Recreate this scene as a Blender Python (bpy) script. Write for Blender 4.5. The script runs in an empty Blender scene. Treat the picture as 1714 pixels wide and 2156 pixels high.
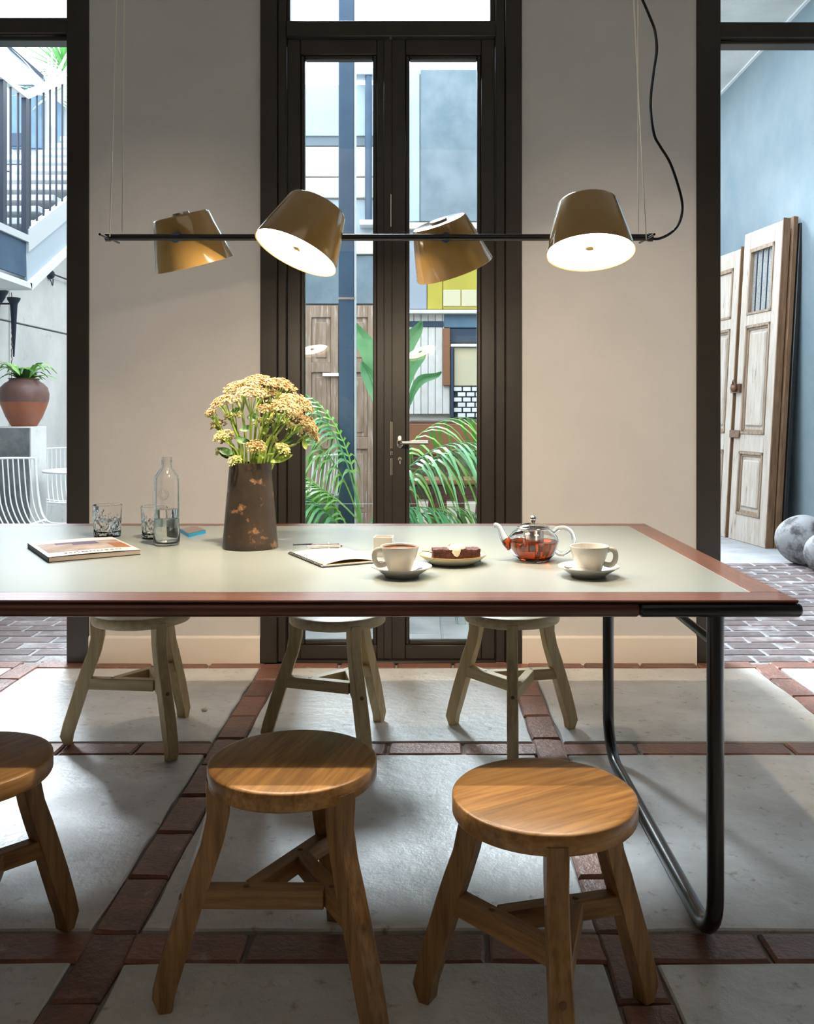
import bpy, bmesh, math, random
from mathutils import Vector, Matrix, Euler
R = math.radians
rnd = random.Random(11)
SC = bpy.context.scene
COL = SC.collection
# ---------------------------------------------------------------- camera
F, VX, VY, H = 1870.0, 890.0, 870.0, 1.13
cam_d = bpy.data.cameras.new('camera')
cam_d.sensor_fit = 'HORIZONTAL'; cam_d.sensor_width = 36
cam_d.lens = 36 * F / 1714
cam_d.shift_x = -(VX - 857) / 1714
cam_d.shift_y = -(1078 - VY) / 1714
cam_d.clip_start = 0.05
cam = bpy.data.objects.new('camera', cam_d); COL.objects.link(cam)
cam.location = (0, 0, H); cam.rotation_euler = (R(90), 0, 0)
SC.camera = cam
# ---------------------------------------------------------------- exposure and sky
SC.view_settings.view_transform = 'Standard'
SC.view_settings.look = 'None'
SC.view_settings.exposure = 0.38
SC.view_settings.gamma = 1.0
SC.view_settings.use_curve_mapping = False
w = bpy.data.worlds.new('sky'); SC.world = w; w.use_nodes = True
wb = w.node_tree.nodes['Background']
wb.inputs[0].default_value = (0.80, 0.91, 1.0, 1); wb.inputs[1].default_value = 4.3
# ---------------------------------------------------------------- lights
def light(name, kind, loc, target, energy, color, **kw):
    d = bpy.data.lights.new(name, kind); d.energy = energy; d.color = color
    for k, v in kw.items(): setattr(d, k, v)
    o = bpy.data.objects.new(name, d); COL.objects.link(o); o.location = loc
    dv = Vector(target) - Vector(loc); o.rotation_euler = dv.to_track_quat('-Z', 'Y').to_euler()
    return o
SAZ, SEL = R(16), R(39)          # hazy sun behind and left of the courtyard
light('sun', 'SUN', (-8, 12, 12), (-8 + math.cos(SEL)*math.sin(SAZ), 12 - math.cos(SEL)*math.cos(SAZ), 12 - math.sin(SEL)), 19.0, (.80, .91, 1), angle=R(20))
WARM = (1.0, .84, .68)
for sx, en in ((-1.15, 55), (-.15, 15), (.85, 55)):
    light('ceiling_spot_light', 'SPOT', (sx, 2.75, 3.45), (sx, 4.0, .15), en, WARM, spot_size=R(62), spot_blend=1.0, shadow_soft_size=.06)
light('room_ambient_light', 'AREA', (0, -.8, 3.3), (0, 2.6, .6), 6.5, (1, .82, .64), shape='RECTANGLE', size=3.0, size_y=1.2)  # added fill from behind the camera, no fixture belongs to it
# ---------------------------------------------------------------- materials
def mat(name, col, rough=.5, metal=0., col2=None, nscale=8., stretch=(1, 1, 1), bump=0., bscale=60., spec=.5,
        coat=0., rand=0., lo=.35, hi=.65, detail=6., col3=None, s3=3., lo3=.55, hi3=.7, trans=0., ior=1.45, planks=0, rough2=None, coords='Object'):
    m = bpy.data.materials.new(name); m.use_nodes = True
    nt = m.node_tree; N = nt.nodes; L = nt.links
    p = N['Principled BSDF']
    p.inputs['Base Color'].default_value = (*col, 1)
    p.inputs['Roughness'].default_value = rough
    p.inputs['Metallic'].default_value = metal
    p.inputs['Specular IOR Level'].default_value = spec
    p.inputs['Coat Weight'].default_value = coat; p.inputs['Coat Roughness'].default_value = .08
    p.inputs['Transmission Weight'].default_value = trans; p.inputs['IOR'].default_value = ior
    tc = N.new('ShaderNodeTexCoord'); mp = N.new('ShaderNodeMapping')
    L.new(tc.outputs[coords], mp.inputs[0]); mp.inputs['Scale'].default_value = stretch
    if rand:
        oi = N.new('ShaderNodeObjectInfo'); sc = N.new('ShaderNodeVectorMath'); sc.operation = 'SCALE'
        cb = N.new('ShaderNodeCombineXYZ')
        for i in range(3): L.new(oi.outputs['Random'], cb.inputs[i])
        L.new(cb.outputs[0], sc.inputs[0]); sc.inputs['Scale'].default_value = 37.
        L.new(sc.outputs[0], mp.inputs['Location'])
    cur = None
    def noise(scale, det=detail):
        n = N.new('ShaderNodeTexNoise'); n.inputs['Scale'].default_value = scale; n.inputs['Detail'].default_value = det
        n.inputs['Roughness'].default_value = .62
        L.new(mp.outputs[0], n.inputs['Vector']); return n
    def mix(a, b, fac):
        x = N.new('ShaderNodeMix'); x.data_type = 'RGBA'
        for s, v in ((6, a), (7, b)):
            if isinstance(v, tuple): x.inputs[s].default_value = (*v, 1)
            else: L.new(v, x.inputs[s])
        L.new(fac, x.inputs[0]); return x.outputs[2]
    def ramp(src, a, b):
        r = N.new('ShaderNodeMapRange'); r.inputs[1].default_value = a; r.inputs[2].default_value = b
        L.new(src, r.inputs[0]); return r.outputs[0]
    if col2:
        n1 = noise(nscale); f1 = ramp(n1.outputs[0], lo, hi); cur = mix(col, col2, f1)
        if rough2 is not None:
            mr = N.new('ShaderNodeMapRange'); mr.inputs[3].default_value = rough; mr.inputs[4].default_value = rough2
            L.new(f1, mr.inputs[0]); L.new(mr.outputs[0], p.inputs['Roughness'])
    if col3:
        n3 = noise(s3); cur = mix(cur if cur else col, col3, ramp(n3.outputs[0], lo3, hi3))
    if rand:
        hv = N.new('ShaderNodeHueSaturation'); mr = N.new('ShaderNodeMapRange')
        mr.inputs[3].default_value = 1 - rand; mr.inputs[4].default_value = 1 + rand
        L.new(oi.outputs['Random'], mr.inputs[0]); L.new(mr.outputs[0], hv.inputs['Value'])
        if cur: L.new(cur, hv.inputs['Color'])
        else: hv.inputs['Color'].default_value = (*col, 1)
        cur = hv.outputs[0]
    if planks:
        sx = N.new('ShaderNodeSeparateXYZ'); L.new(tc.outputs['Object'], sx.inputs[0])
        m1 = N.new('ShaderNodeMath'); m1.operation = 'DIVIDE'; m1.inputs[1].default_value = planks; L.new(sx.outputs[1], m1.inputs[0])
        m2 = N.new('ShaderNodeMath'); m2.operation = 'FLOOR'; L.new(m1.outputs[0], m2.inputs[0])
        m3 = N.new('ShaderNodeMath'); m3.operation = 'ADD'; L.new(m2.outputs[0], m3.inputs[0]); L.new(oi.outputs['Random'], m3.inputs[1])
        wn = N.new('ShaderNodeTexWhiteNoise'); wn.noise_dimensions = '1D'; L.new(m3.outputs[0], wn.inputs['W'])
        mr = N.new('ShaderNodeMapRange'); mr.inputs[3].default_value = .78; mr.inputs[4].default_value = 1.15; L.new(wn.outputs[0], mr.inputs[0])
        hv2 = N.new('ShaderNodeHueSaturation'); L.new(mr.outputs[0], hv2.inputs['Value']); L.new(cur, hv2.inputs['Color']); cur = hv2.outputs[0]
    if cur: L.new(cur, p.inputs['Base Color'])
    if bump:
        nb = noise(bscale, 5); b = N.new('ShaderNodeBump'); b.inputs['Strength'].default_value = bump
        b.inputs['Distance'].default_value = .01
        L.new(nb.outputs[0], b.inputs['Height']); L.new(b.outputs[0], p.inputs['Normal'])
    return m
def emit(name, col, s):
    m = bpy.data.materials.new(name); m.use_nodes = True; nt = m.node_tree
    p = nt.nodes['Principled BSDF']; p.inputs['Base Color'].default_value = (*col, 1)
    p.inputs['Emission Color'].default_value = (*col, 1); p.inputs['Emission Strength'].default_value = s
    return m
def pane_mat(name, tint=(1, 1, 1), k=1.0):
    m = bpy.data.materials.new(name); m.use_nodes = True; nt = m.node_tree; N = nt.nodes; L = nt.links
    N.remove(N['Principled BSDF'])
    t = N.new('ShaderNodeBsdfTransparent'); t.inputs[0].default_value = (*tint, 1)
    g = N.new('ShaderNodeBsdfGlossy'); g.inputs['Roughness'].default_value = .005
    fr = N.new('ShaderNodeFresnel'); fr.inputs[0].default_value = 1.45
    mu = N.new('ShaderNodeMath'); mu.operation = 'MULTIPLY'; mu.inputs[1].default_value = k; L.new(fr.outputs[0], mu.inputs[0])
    x = N.new('ShaderNodeMixShader'); L.new(mu.outputs[0], x.inputs[0]); L.new(t.outputs[0], x.inputs[1]); L.new(g.outputs[0], x.inputs[2])
    L.new(x.outputs[0], N['Material Output'].inputs[0]); return m
M = {}
M['plaster'] = mat('warm grey plaster', (.64, .61, .585), .85, col2=(.60, .575, .55), nscale=2.5, bump=.12, bscale=140)
M['skirting'] = mat('cream skirting', (.78, .70, .61), .6, bump=.05, bscale=90)
M['ceiling'] = mat('ceiling plaster', (.55, .53, .5), .9)
M['dimwall'] = mat('dim room plaster', (.25, .23, .21), .9)
M['frame'] = mat('dark brown painted steel', (.030, .025, .020), .35, col2=(.038, .03, .024), nscale=5, bump=.03, bscale=200)
M['slab'] = mat('worn concrete slab', (.66, .65, .635), .32, col2=(.50, .485, .46), nscale=3.2, stretch=(1, 1, 1), bump=.45, bscale=26, rand=.06,
                col3=(.26, .21, .15), s3=30, lo3=.60, hi3=.76, rough2=.55)
M['mortar'] = mat('grey mortar', (.27, .26, .245), .8, bump=.5, bscale=60)
M['floorbrick'] = mat('worn terracotta brick', (.27, .115, .075), .42, col2=(.17, .085, .065), nscale=9, bump=.5, bscale=55, rand=.22,
                      col3=(.36, .27, .22), s3=14, lo3=.6, hi3=.75)
M['yardbrick'] = mat('dusty paving brick', (.105, .072, .07), .6, col2=(.17, .13, .125), nscale=6, bump=.5, bscale=50, rand=.35,
                     col3=(.33, .32, .32), s3=5, lo3=.5, hi3=.72)
M['yardjoint'] = mat('pale paving joint', (.36, .365, .37), .85, col2=(.27, .27, .28), nscale=5)
M['yardslab'] = mat('pale stone paving', (.36, .365, .36), .7, col2=(.27, .275, .28), nscale=4, bump=.3, rand=.07)
M['concrete'] = mat('pale cast concrete', (.74, .73, .70), .8, col2=(.58, .58, .56), nscale=1.6, bump=.35, bscale=18, rand=.05,
                    col3=(.36, .35, .33), s3=7, lo3=.62, hi3=.8)
M['darkconcrete'] = mat('mottled dark concrete', (.10, .11, .115), .75, col2=(.22, .23, .235), nscale=5, bump=.4, bscale=30)
M['bluewall'] = mat('blue grey limewash', (.155, .215, .25), .85, col2=(.22, .27, .295), nscale=1.1, bump=.1, bscale=20)
M['whitemetal'] = mat('white powder coated metal', (.8, .82, .83), .4)
M['stairwhite'] = mat('white painted stair edge', (.42, .44, .45), .5)
M['navymetal'] = mat('navy black metal', (.012, .02, .038), .4)
M['bluesteel'] = mat('blue painted steel', (.022, .052, .10), .5, col2=(.04, .08, .13), nscale=3, bump=.1)
M['palesteel'] = mat('pale grey steel', (.6, .64, .66), .4)
M['stringer'] = mat('grey painted stringer', (.33, .38, .42), .5)
M['black'] = mat('black satin metal', (.012, .011, .011), .25, spec=.6)
M['blackgloss'] = mat('black cable', (.01, .01, .01), .2)
M['chrome'] = mat('brushed nickel', (.62, .57, .5), .25, metal=1)
M['mirrorsteel'] = mat('polished steel', (.75, .74, .72), .12, metal=1)
M['laminate'] = mat('pale green grey laminate', (.19, .215, .205), .26, col2=(.178, .20, .193), nscale=2, spec=.5)
M['mahogany'] = mat('red brown hardwood', (.125, .040, .022), .32, col2=(.07, .022, .014), nscale=10, stretch=(.6, 8, 8), bump=.1, bscale=40, coat=.25)
M['mahogany_y'] = mat('red brown hardwood lengthwise', (.16, .062, .036), .32, col2=(.09, .034, .022), nscale=10, stretch=(8, .6, 8), bump=.1, bscale=40, coat=.25)
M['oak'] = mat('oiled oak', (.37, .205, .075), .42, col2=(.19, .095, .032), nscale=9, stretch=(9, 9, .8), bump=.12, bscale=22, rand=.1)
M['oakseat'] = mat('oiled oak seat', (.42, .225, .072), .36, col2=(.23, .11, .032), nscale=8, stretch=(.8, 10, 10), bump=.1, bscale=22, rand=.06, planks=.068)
M['oakpale'] = mat('paler oak', (.56, .43, .23), .5, col2=(.41, .30, .15), nscale=7, stretch=(9, 9, .8), bump=.12, bscale=22, rand=.08)  # paler version of the oak, used for the far side stools
M['oakpaleseat'] = mat('paler oak seat', (.58, .46, .27), .45, col2=(.44, .33, .18), nscale=6, stretch=(.7, 9, 9), bump=.1, bscale=22, rand=.06)
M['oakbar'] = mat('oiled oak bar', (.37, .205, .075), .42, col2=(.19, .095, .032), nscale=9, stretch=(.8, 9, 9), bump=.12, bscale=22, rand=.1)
M['oakpalebar'] = mat('paler oak bar', (.56, .43, .23), .5, col2=(.41, .30, .15), nscale=7, stretch=(.8, 9, 9), bump=.12, bscale=22, rand=.08)
M['peg'] = mat('dark oak peg', (.16, .085, .035), .5)
M['shade'] = mat('glossy brown lacquer', (.45, .27, .08), .16, spec=.6, coat=1.0)
M['shadein'] = mat('cream shade inside', (.42, .36, .24), .5)
M['lampdisc'] = emit('lit diffuser', (1, .90, .76), 14)
M['cable'] = mat('thin steel wire', (.85, .78, .66), .3, metal=.6)
M['vase'] = mat('patinated metal', (.034, .027, .021), .30, metal=.2, col2=(.062, .044, .032), nscale=7, bump=.15, bscale=40,
                col3=(.30, .16, .08), s3=17, lo3=.60, hi3=.67)
M['stem'] = mat('green stem', (.20, .30, .045), .5)
M['leafdark'] = mat('dark green leaf', (.035, .10, .03), .4, col2=(.07, .16, .04), nscale=20)
M['floret'] = mat('cream and rust floret', (.50, .41, .19), .6, col2=(.29, .13, .035), nscale=60, lo=.47, hi=.56, col3=(.66, .58, .36), s3=90, lo3=.5, hi3=.62)
M['floretgreen'] = mat('green bud', (.42, .45, .12), .6, col2=(.7, .62, .32), nscale=60)
M['porcelain'] = mat('cream porcelain', (.56, .545, .50), .16, coat=.4)
M['stoneware'] = mat('cream stoneware', (.54, .50, .38), .25, coat=.3)
M['rim'] = mat('ochre rim glaze', (.40, .24, .05), .3)
M['coffee'] = mat('coffee foam residue', (.20, .075, .025), .55, col2=(.07, .022, .008), nscale=70, col3=(.6, .4, .22), s3=50, lo3=.6, hi3=.75)
M['cake'] = mat('dark chocolate cake', (.045, .009, .006), .75, col2=(.09, .018, .012), nscale=60, bump=1., bscale=120)
M['cream'] = mat('whipped cream', (.66, .60, .47), .45)
M['nut'] = mat('toasted nut', (.45, .20, .05), .5, col2=(.15, .05, .02), nscale=150)
M['paper'] = mat('white paper', (.50, .50, .505), .8, spec=.2)
M['coverpaper'] = mat('matt white cover stock', (.34, .34, .35), .8, spec=.15)
M['pagesedge'] = mat('page block edge', (.40, .35, .30), .8, col2=(.26, .22, .19), nscale=30, stretch=(.2, .2, 40))
M['kraft'] = mat('kraft paper', (.42, .25, .10), .7)
M['darkcover'] = mat('black cover', (.012, .010, .012), .5)
M['leather'] = mat('dark brown leather', (.05, .022, .012), .45)
M['phoneglass'] = mat('dark phone glass', (.09, .06, .045), .15)
M['bluecase'] = mat('bright blue case', (.015, .28, .52), .4)
def glassmat(name, col=(1, 1, 1), rough=0.0, ior=1.45): return mat(name, col, rough, trans=1.0, ior=ior)
M['glass'] = glassmat('clear glass')
M['frost'] = glassmat('frosted glass band', (.62, .74, .76), .35)
M['water'] = glassmat('water', (.96, .99, 1), 0, 1.33)
M['tea'] = glassmat('amber tea', (.62, .085, .012), 0, 1.33)
M['pane'] = pane_mat('window glass', (.97, .985, .985), 1.0)
M['terracotta'] = mat('terracotta urn', (.36, .115, .055), .45, col2=(.26, .09, .05), nscale=5, bump=.2, bscale=15)
M['terracottadark'] = mat('weathered terracotta', (.115, .06, .05), .45, col2=(.19, .10, .085), nscale=5, bump=.2, bscale=15)
M['stone'] = mat('grey carved stone', (.26, .26, .27), .75, col2=(.06, .055, .055), nscale=8, lo=.44, hi=.58, bump=.6, bscale=12)
M['oldwood'] = mat('weathered whitewashed wood', (.50, .45, .40), .75, col2=(.40, .33, .27), nscale=5, stretch=(5, 5, .6), bump=.4, bscale=20,
                   col3=(.11, .06, .035), s3=6, lo3=.60, hi3=.72)
M['oldwooddark'] = mat('dark bare old wood', (.12, .06, .03), .7, col2=(.22, .12, .06), nscale=8, stretch=(5, 5, .6), bump=.4, bscale=20)
M['oldwoodmid'] = mat('worn brown moulding wood', (.20, .13, .08), .7, col2=(.34, .26, .19), nscale=8, stretch=(5, 5, .6), bump=.4, bscale=20)
M['rusticdoor'] = mat('brown rustic door wood', (.36, .26, .19), .8, col2=(.22, .14, .09), nscale=5, stretch=(5, 5, .5), bump=.4, bscale=20, col3=(.5, .42, .36), s3=8, lo3=.55, hi3=.7)
M['iron'] = mat('rusty iron', (.10, .075, .06), .5, metal=.6, col2=(.2, .1, .05), nscale=30)
M['mesh'] = mat('zinc mesh', (.45, .46, .45), .5, metal=.3, col2=(.25, .26, .26), nscale=90)
M['palm'] = mat('palm leaf green', (.12, .33, .05), .32, col2=(.24, .46, .09), nscale=3, rand=.25)
M['palmdark'] = mat('glossy dark palm green', (.06, .22, .09), .28, col2=(.12, .32, .12), nscale=3, rand=.25)
M['banana'] = mat('broad leaf green', (.11, .30, .13), .3, col2=(.2, .42, .2), nscale=3)
M['fern'] = mat('fern green', (.16, .40, .08), .5, col2=(.28, .5, .14), nscale=6)
M['yucca'] = mat('pale yucca leaf', (.62, .68, .58), .5, col2=(.3, .42, .22), nscale=3)
M['yuccagreen'] = mat('green tree leaf', (.10, .30, .08), .5)
M['skyblock'] = mat('pale blue grey render', (.36, .43, .47), .8, col2=(.31, .38, .42), nscale=2)
M['midband'] = mat('slate band', (.13, .165, .19), .7)
M['creamrender'] = mat('cream render', (.62, .60, .54), .8, col2=(.54, .52, .47), nscale=2, bump=.2)
M['slate'] = mat('slate blue panel', (.10, .145, .175), .6, col2=(.17, .215, .245), nscale=3, bump=.2)
M['yellow'] = mat('yellow cabinet reflection', (.42, .35, .04), .6, col2=(.36, .30, .035), nscale=2)
M['greypanel'] = mat('blue grey panel', (.26, .29, .34), .7)
M['whiteplank'] = mat('white painted plank', (.68, .66, .64), .7, col2=(.56, .54, .5), nscale=5, rand=.05)
M['navy'] = mat('navy window shutter', (.02, .04, .075), .5)
M['brownwood'] = mat('brown cabinet wood', (.085, .035, .02), .45, col2=(.05, .02, .012), nscale=6, rand=.15)
M['orangewood'] = mat('orange brown timber', (.22, .09, .04), .5)
M['creamreflection'] = mat('cream reflection tone', (.52, .47, .32), .8)
M['whitebrick'] = mat('white glazed brick', (.72, .73, .73), .5, rand=.08)
M['roofwhite'] = mat('white render', (.32, .34, .35), .8)
M['housewindow'] = mat('blue grey shutter', (.07, .13, .2), .5, col2=(.1, .18, .25), nscale=3)
M['print_dark'] = mat('muted violet print', (.06, .045, .08), .8, spec=.15)
M['print_warm'] = mat('soft tan print', (.15, .105, .08), .8, spec=.15, col2=(.24, .20, .18), nscale=14)
M['print_orange'] = mat('orange tan print', (.18, .07, .025), .8, spec=.15)
M['ink'] = mat('grey ink', (.05, .05, .05), .8, spec=.1)
M['debris'] = mat('plaster crumb', (.6, .52, .42), .8)
# ---------------------------------------------------------------- mesh helpers
class MB:
    def __init__(s): s.bm = bmesh.new(); s.T = Matrix.Identity(4)
    def v(s, p): return s.bm.verts.new(s.T @ Vector(p))
    def box(s, lo, hi, T=None, bev=0.):
        x0, y0, z0 = lo; x1, y1, z1 = hi
        T0 = s.T
        if T is not None: s.T = T0 @ T
        c = [s.v(p) for p in ((x0,y0,z0),(x1,y0,z0),(x1,y1,z0),(x0,y1,z0),(x0,y0,z1),(x1,y0,z1),(x1,y1,z1),(x0,y1,z1))]
        fs = [s.bm.faces.new([c[i] for i in q]) for q in ((0,3,2,1),(4,5,6,7),(0,1,5,4),(1,2,6,5),(2,3,7,6),(3,0,4,7))]
        if bev:
            es = list({e for f in fs for e in f.edges})
            bmesh.ops.bevel(s.bm, geom=es, offset=bev, segments=1, affect='EDGES', profile=.5)
        s.T = T0; return s
    def rings(s, rings, closed=True, cap=True):
        vs = [[s.v(p) for p in r] for r in rings]
        n = len(vs[0])
        for a, b in zip(vs, vs[1:]):
            for i in range(n if closed else n - 1):
                j = (i + 1) % n
                s.bm.faces.new((a[i], a[j], b[j], b[i]))
        if cap and closed:
            s.bm.faces.new(list(reversed(vs[0]))); s.bm.faces.new(vs[-1])
        return s
    def tube(s, pts, r, n=8, cap=True, flat=1.0):
        pts = [Vector(p) for p in pts]; rs = r if isinstance(r, (list, tuple)) else [r] * len(pts)
        t0 = (pts[1] - pts[0]).normalized()
        up = Vector((0, 0, 1)) if abs(t0.z) < .9 else Vector((1, 0, 0))
        nx = t0.cross(up).normalized(); out = []
        for i, p in enumerate(pts):
            a = pts[max(i-1, 0)]; b = pts[min(i+1, len(pts)-1)]; t = (b - a).normalized()
            nx = (nx - t * nx.dot(t)).normalized(); ny = t.cross(nx)
            out.append([p + rs[i] * (math.cos(2*math.pi*k/n) * nx + flat * math.sin(2*math.pi*k/n) * ny) for k in range(n)])
        return s.rings(out, True, cap)
    def lathe(s, prof, n=32, cap=False, fn=None):
        out = []
        for (r, z) in prof:
            out.append([((r if fn is None else fn(r, z, 2*math.pi*k/n)) * math.cos(2*math.pi*k/n),
                         (r if fn is None else fn(r, z, 2*math.pi*k/n)) * math.sin(2*math.pi*k/n), z) for k in range(n)])
        return s.rings(out, True, cap)
    def disc(s, r, z, n=32, up=True):
        vs = [s.v((r*math.cos(2*math.pi*k/n), r*math.sin(2*math.pi*k/n), z)) for k in range(n)]
        s.bm.faces.new(vs if up else list(reversed(vs))); return s
    def prism(s, pts, axis, a, b):
        """outline pts (2D) extruded along axis ('x','y','z') from a to b"""
        def P(u, v, w): return {'x': (w, u, v), 'y': (u, w, v), 'z': (u, v, w)}[axis]
        A = [s.v(P(u, v, a)) for u, v in pts]; B = [s.v(P(u, v, b)) for u, v in pts]; n = len(pts)
        s.bm.faces.new(A); s.bm.faces.new(list(reversed(B)))
        for i in range(n): s.bm.faces.new((A[i], B[i], B[(i+1) % n], A[(i+1) % n]))
        return s
    def ball(s, c, r, sc=(1,1,1), u=12, vv=8):
        m = Matrix.Translation(c) @ Matrix.Diagonal((sc[0], sc[1], sc[2], 1))
        bmesh.ops.create_uvsphere(s.bm, u_segments=u, v_segments=vv, radius=r, matrix=s.T @ m); return s
    def build(s, name, m, parent=None, smooth=True, angle=38, loc=None, normals=True):
        if normals: bmesh.ops.recalc_face_normals(s.bm, faces=s.bm.faces)
        me = bpy.data.meshes.new(name); s.bm.to_mesh(me); s.bm.free()
        if smooth:
            me.polygons.foreach_set('use_smooth', [True] * len(me.polygons))
            me.set_sharp_from_angle(angle=R(angle))
        me.materials.append(M[m] if isinstance(m, str) else m)
        o = bpy.data.objects.new(name, me); COL.objects.link(o)
        if parent: o.parent = parent
        if loc: o.location = loc
        return o
def thing(name, label, cat, loc=(0,0,0), rz=0, group=None):
    o = bpy.data.objects.new(name, None); COL.objects.link(o)
    o.empty_display_size = .05
    o.location = loc; o.rotation_euler = (0, 0, R(rz)); o['label'] = label; o['category'] = cat
    if group: o['group'] = group
    return o
def tag(o, label, cat, group=None):
    o['label'] = label; o['category'] = cat
    if group: o['group'] = group
    return o
def struct(o, label=None):
    o['kind'] = 'structure'
    if label: o['label'] = label
    return o
def dup(root, loc, rz, label, group=None):
    r = root.copy(); COL.objects.link(r); r.location = loc; r.rotation_euler = (0, 0, R(rz)); r['label'] = label
    if group: r['group'] = group
    for ch in list(root.children):
        c = ch.copy(); COL.objects.link(c); c.parent = r
        for g in ch.children:
            d = g.copy(); COL.objects.link(d); d.parent = c
    return r
def P(px, py, z): return Vector(((px - VX) / F * z, z, H + (VY - py) / F * z))
def bez(p, n=12):
    """Catmull-Rom through the points"""
    p = [Vector(q) for q in p]; q = [2*p[0]-p[1]] + p + [2*p[-1]-p[-2]]; out = []
    for i in range(1, len(q) - 2):
        a, b, c, d = q[i-1:i+3]
        for k in range(n):
            t = k / n
            out.append(.5 * ((2*b) + (c-a)*t + (2*a-5*b+4*c-d)*t*t + (-a+3*b-3*c+d)*t**3))
    out.append(p[-1]); return out
# ================================================================ ROOM SHELL
YW = 4.025                       # room face of the rear wall
fl = MB().box((-3.6, -3, -.12), (3.4, 4.06, -.012)).build('floor', 'mortar', smooth=False); struct(fl, 'old floor of concrete squares framed by brick strips')
def piece_mesh(nm, w_, d_, h_, ch, jit, seg=1, seed=0):
    r = random.Random(seed); b = MB(); out = []
    for (ins, z) in ((0, -h_), (0, -ch), (ch, 0)):
        ring = []
        cs = [(-1,-1),(1,-1),(1,1),(-1,1)]
        for i in range(4):
            x0, y0 = cs[i]; x1, y1 = cs[(i+1) % 4]
            for k in range(seg):
                t = k / seg
                ring.append(((x0+(x1-x0)*t) * (w_/2 - ins), (y0+(y1-y0)*t) * (d_/2 - ins)))
        out.append((ring, z))
    js = [(r.uniform(-jit, jit), r.uniform(-jit, jit)) for _ in range(4*seg)]
    rr = [[(p[0]+j[0], p[1]+j[1], z) for p, j in zip(ring, js)] for ring, z in out]
    b.rings(rr, True, True)
    bmesh.ops.recalc_face_normals(b.bm, faces=b.bm.faces)
    me = bpy.data.meshes.new(nm); b.bm.to_mesh(me); b.bm.free(); return me
def put(me, m, name, parent, loc, rz=0, tilt=0.):
    if not me.materials: me.materials.append(M[m])
    o = bpy.data.objects.new(name, me); COL.objects.link(o); o.parent = parent
    o.location = loc; o.rotation_euler = (rnd.uniform(-tilt, tilt), rnd.uniform(-tilt, tilt), rz); return o
slabs = [piece_mesh('concrete_slab', .988, .990, .03, .004, .004, 8, 40+i) for i in range(3)]
fb = [piece_mesh('brick', .222, .100, .03, .006, .0035, 2, i) for i in range(5)]
XS = [-.67 + 1.1 * k for k in range(-2, 3)]          # strips running away from the camera
YS = [.772, 1.885, 2.998, 3.995]                    # strips running across
k = 0
for i, y in enumerate(YS):
    y2 = YS[i+1] if i + 1 < len(YS) else None
    for x in [XS[0] - 1.1] + XS:
        if y2:
            put(slabs[k % 3], 'slab', 'concrete_slab', fl, (x + .55, (y+y2)/2, 0)).scale = (1, (y2-y-.118)/.990, 1); k += 1
    for x in [XS[0] - 1.1] + XS:
        for j in range(4):
            put(fb[rnd.randrange(5)], 'floorbrick', 'brick', fl, (x + .1695 + j*.2555 - .002, y, rnd.uniform(-.003, .001)), rnd.choice((0, math.pi)), .008).scale = (1.10, 1, 1)
for x in XS:
    y = .55
    while y < 3.93:
        put(fb[rnd.randrange(5)], 'floorbrick', 'brick', fl, (x, y + .115, rnd.uniform(-.003, .001)), math.pi/2 + rnd.choice((0, math.pi)), .008); y += .231
# walls (room side)
def wallbox(name, lo, hi, m='plaster', label=None): return struct(MB().box(lo, hi).build(name, m, smooth=False), label)
wl = wallbox('wall_rear', (-1.511, YW, 0), (-.736, 4.20, 3.7), label='grey plaster pier left of the double door')
wr = wallbox('wall_rear.001', (.450, YW, 0), (1.240, 4.20, 3.7), label='grey plaster pier right of the double door')
for nm, x0, x1 in (('baseboard_rear', -1.511, -.736), ('baseboard_rear.001', .450, 1.240)):
    b = MB().prism([(YW - .012, -.01), (YW - .012, .112), (YW - .006, .122), (YW + .01, .122), (YW + .01, -.01)], 'x', x0, x1)
    struct(b.build(nm, 'skirting', smooth=False))
wallbox('wall_rear.002', (-.736, YW + .02, 3.45), (.450, 4.2, 3.7)); wallbox('wall_rear.003', (-3.6, YW+.01, 3.45), (-1.511, 4.2, 3.7)); wallbox('wall_rear.004', (1.240, YW+.01, 3.45), (3.4, 4.2, 3.7))
wallbox('wall_left', (-3.75, -3, 0), (-3.6, 4.2, 3.7), 'dimwall'); wallbox('wall_right', (3.4, -3, 0), (3.55, 4.2, 3.7), 'dimwall')
wallbox('wall_front', (-3.75, -3.15, 0), (3.55, -3, 3.7), 'dimwall'); wallbox('ceiling', (-3.75, -3.15, 3.7), (3.55, 4.25, 3.85), 'ceiling')
# ---------------------------------------------------------------- double door
PX = .002166
def dx(px): return (px - VX) * PX
def dz(py): return H + (VY - py) * PX
YD = 4.05
fr = MB()
def bar(b, x0, x1, z0, z1, y0, y1, bev=.004): b.box((min(x0,x1), y0, min(z0,z1)), (max(x0,x1), y1, max(z0,z1)), bev=bev)
for a, c, s in ((551, 586, 1), (1063, 1097, 1)): bar(fr, dx(a), dx(c), 0, 3.46, 4.012, 4.17)
for a, c in ((586, 604), (1043, 1063)): bar(fr, dx(a), dx(c), 0, 3.46, 4.030, 4.17)
bar(fr, dx(604), dx(1043), dz(80), dz(47), 4.030, 4.16); bar(fr, dx(604), dx(1043), 3.40, 3.46, 4.03, 4.16)
bar(fr, dx(604), dx(1043), -.01, .006, 4.02, 4.15)
dfr = fr.build('trim_1', 'frame'); struct(dfr, 'dark painted frame around the double glazed door')
tb = MB()
for a, c in ((604, 611), (1032, 1043)): bar(tb, dx(a), dx(c), dz(47), 3.40, 4.045, 4.10, .003)
tb.build('glazing_bead', 'frame', dfr)
MB().box((dx(611), 4.066, dz(47)), (dx(1032), 4.072, 3.40)).build('pane', 'pane', dfr, smooth=False)
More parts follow.
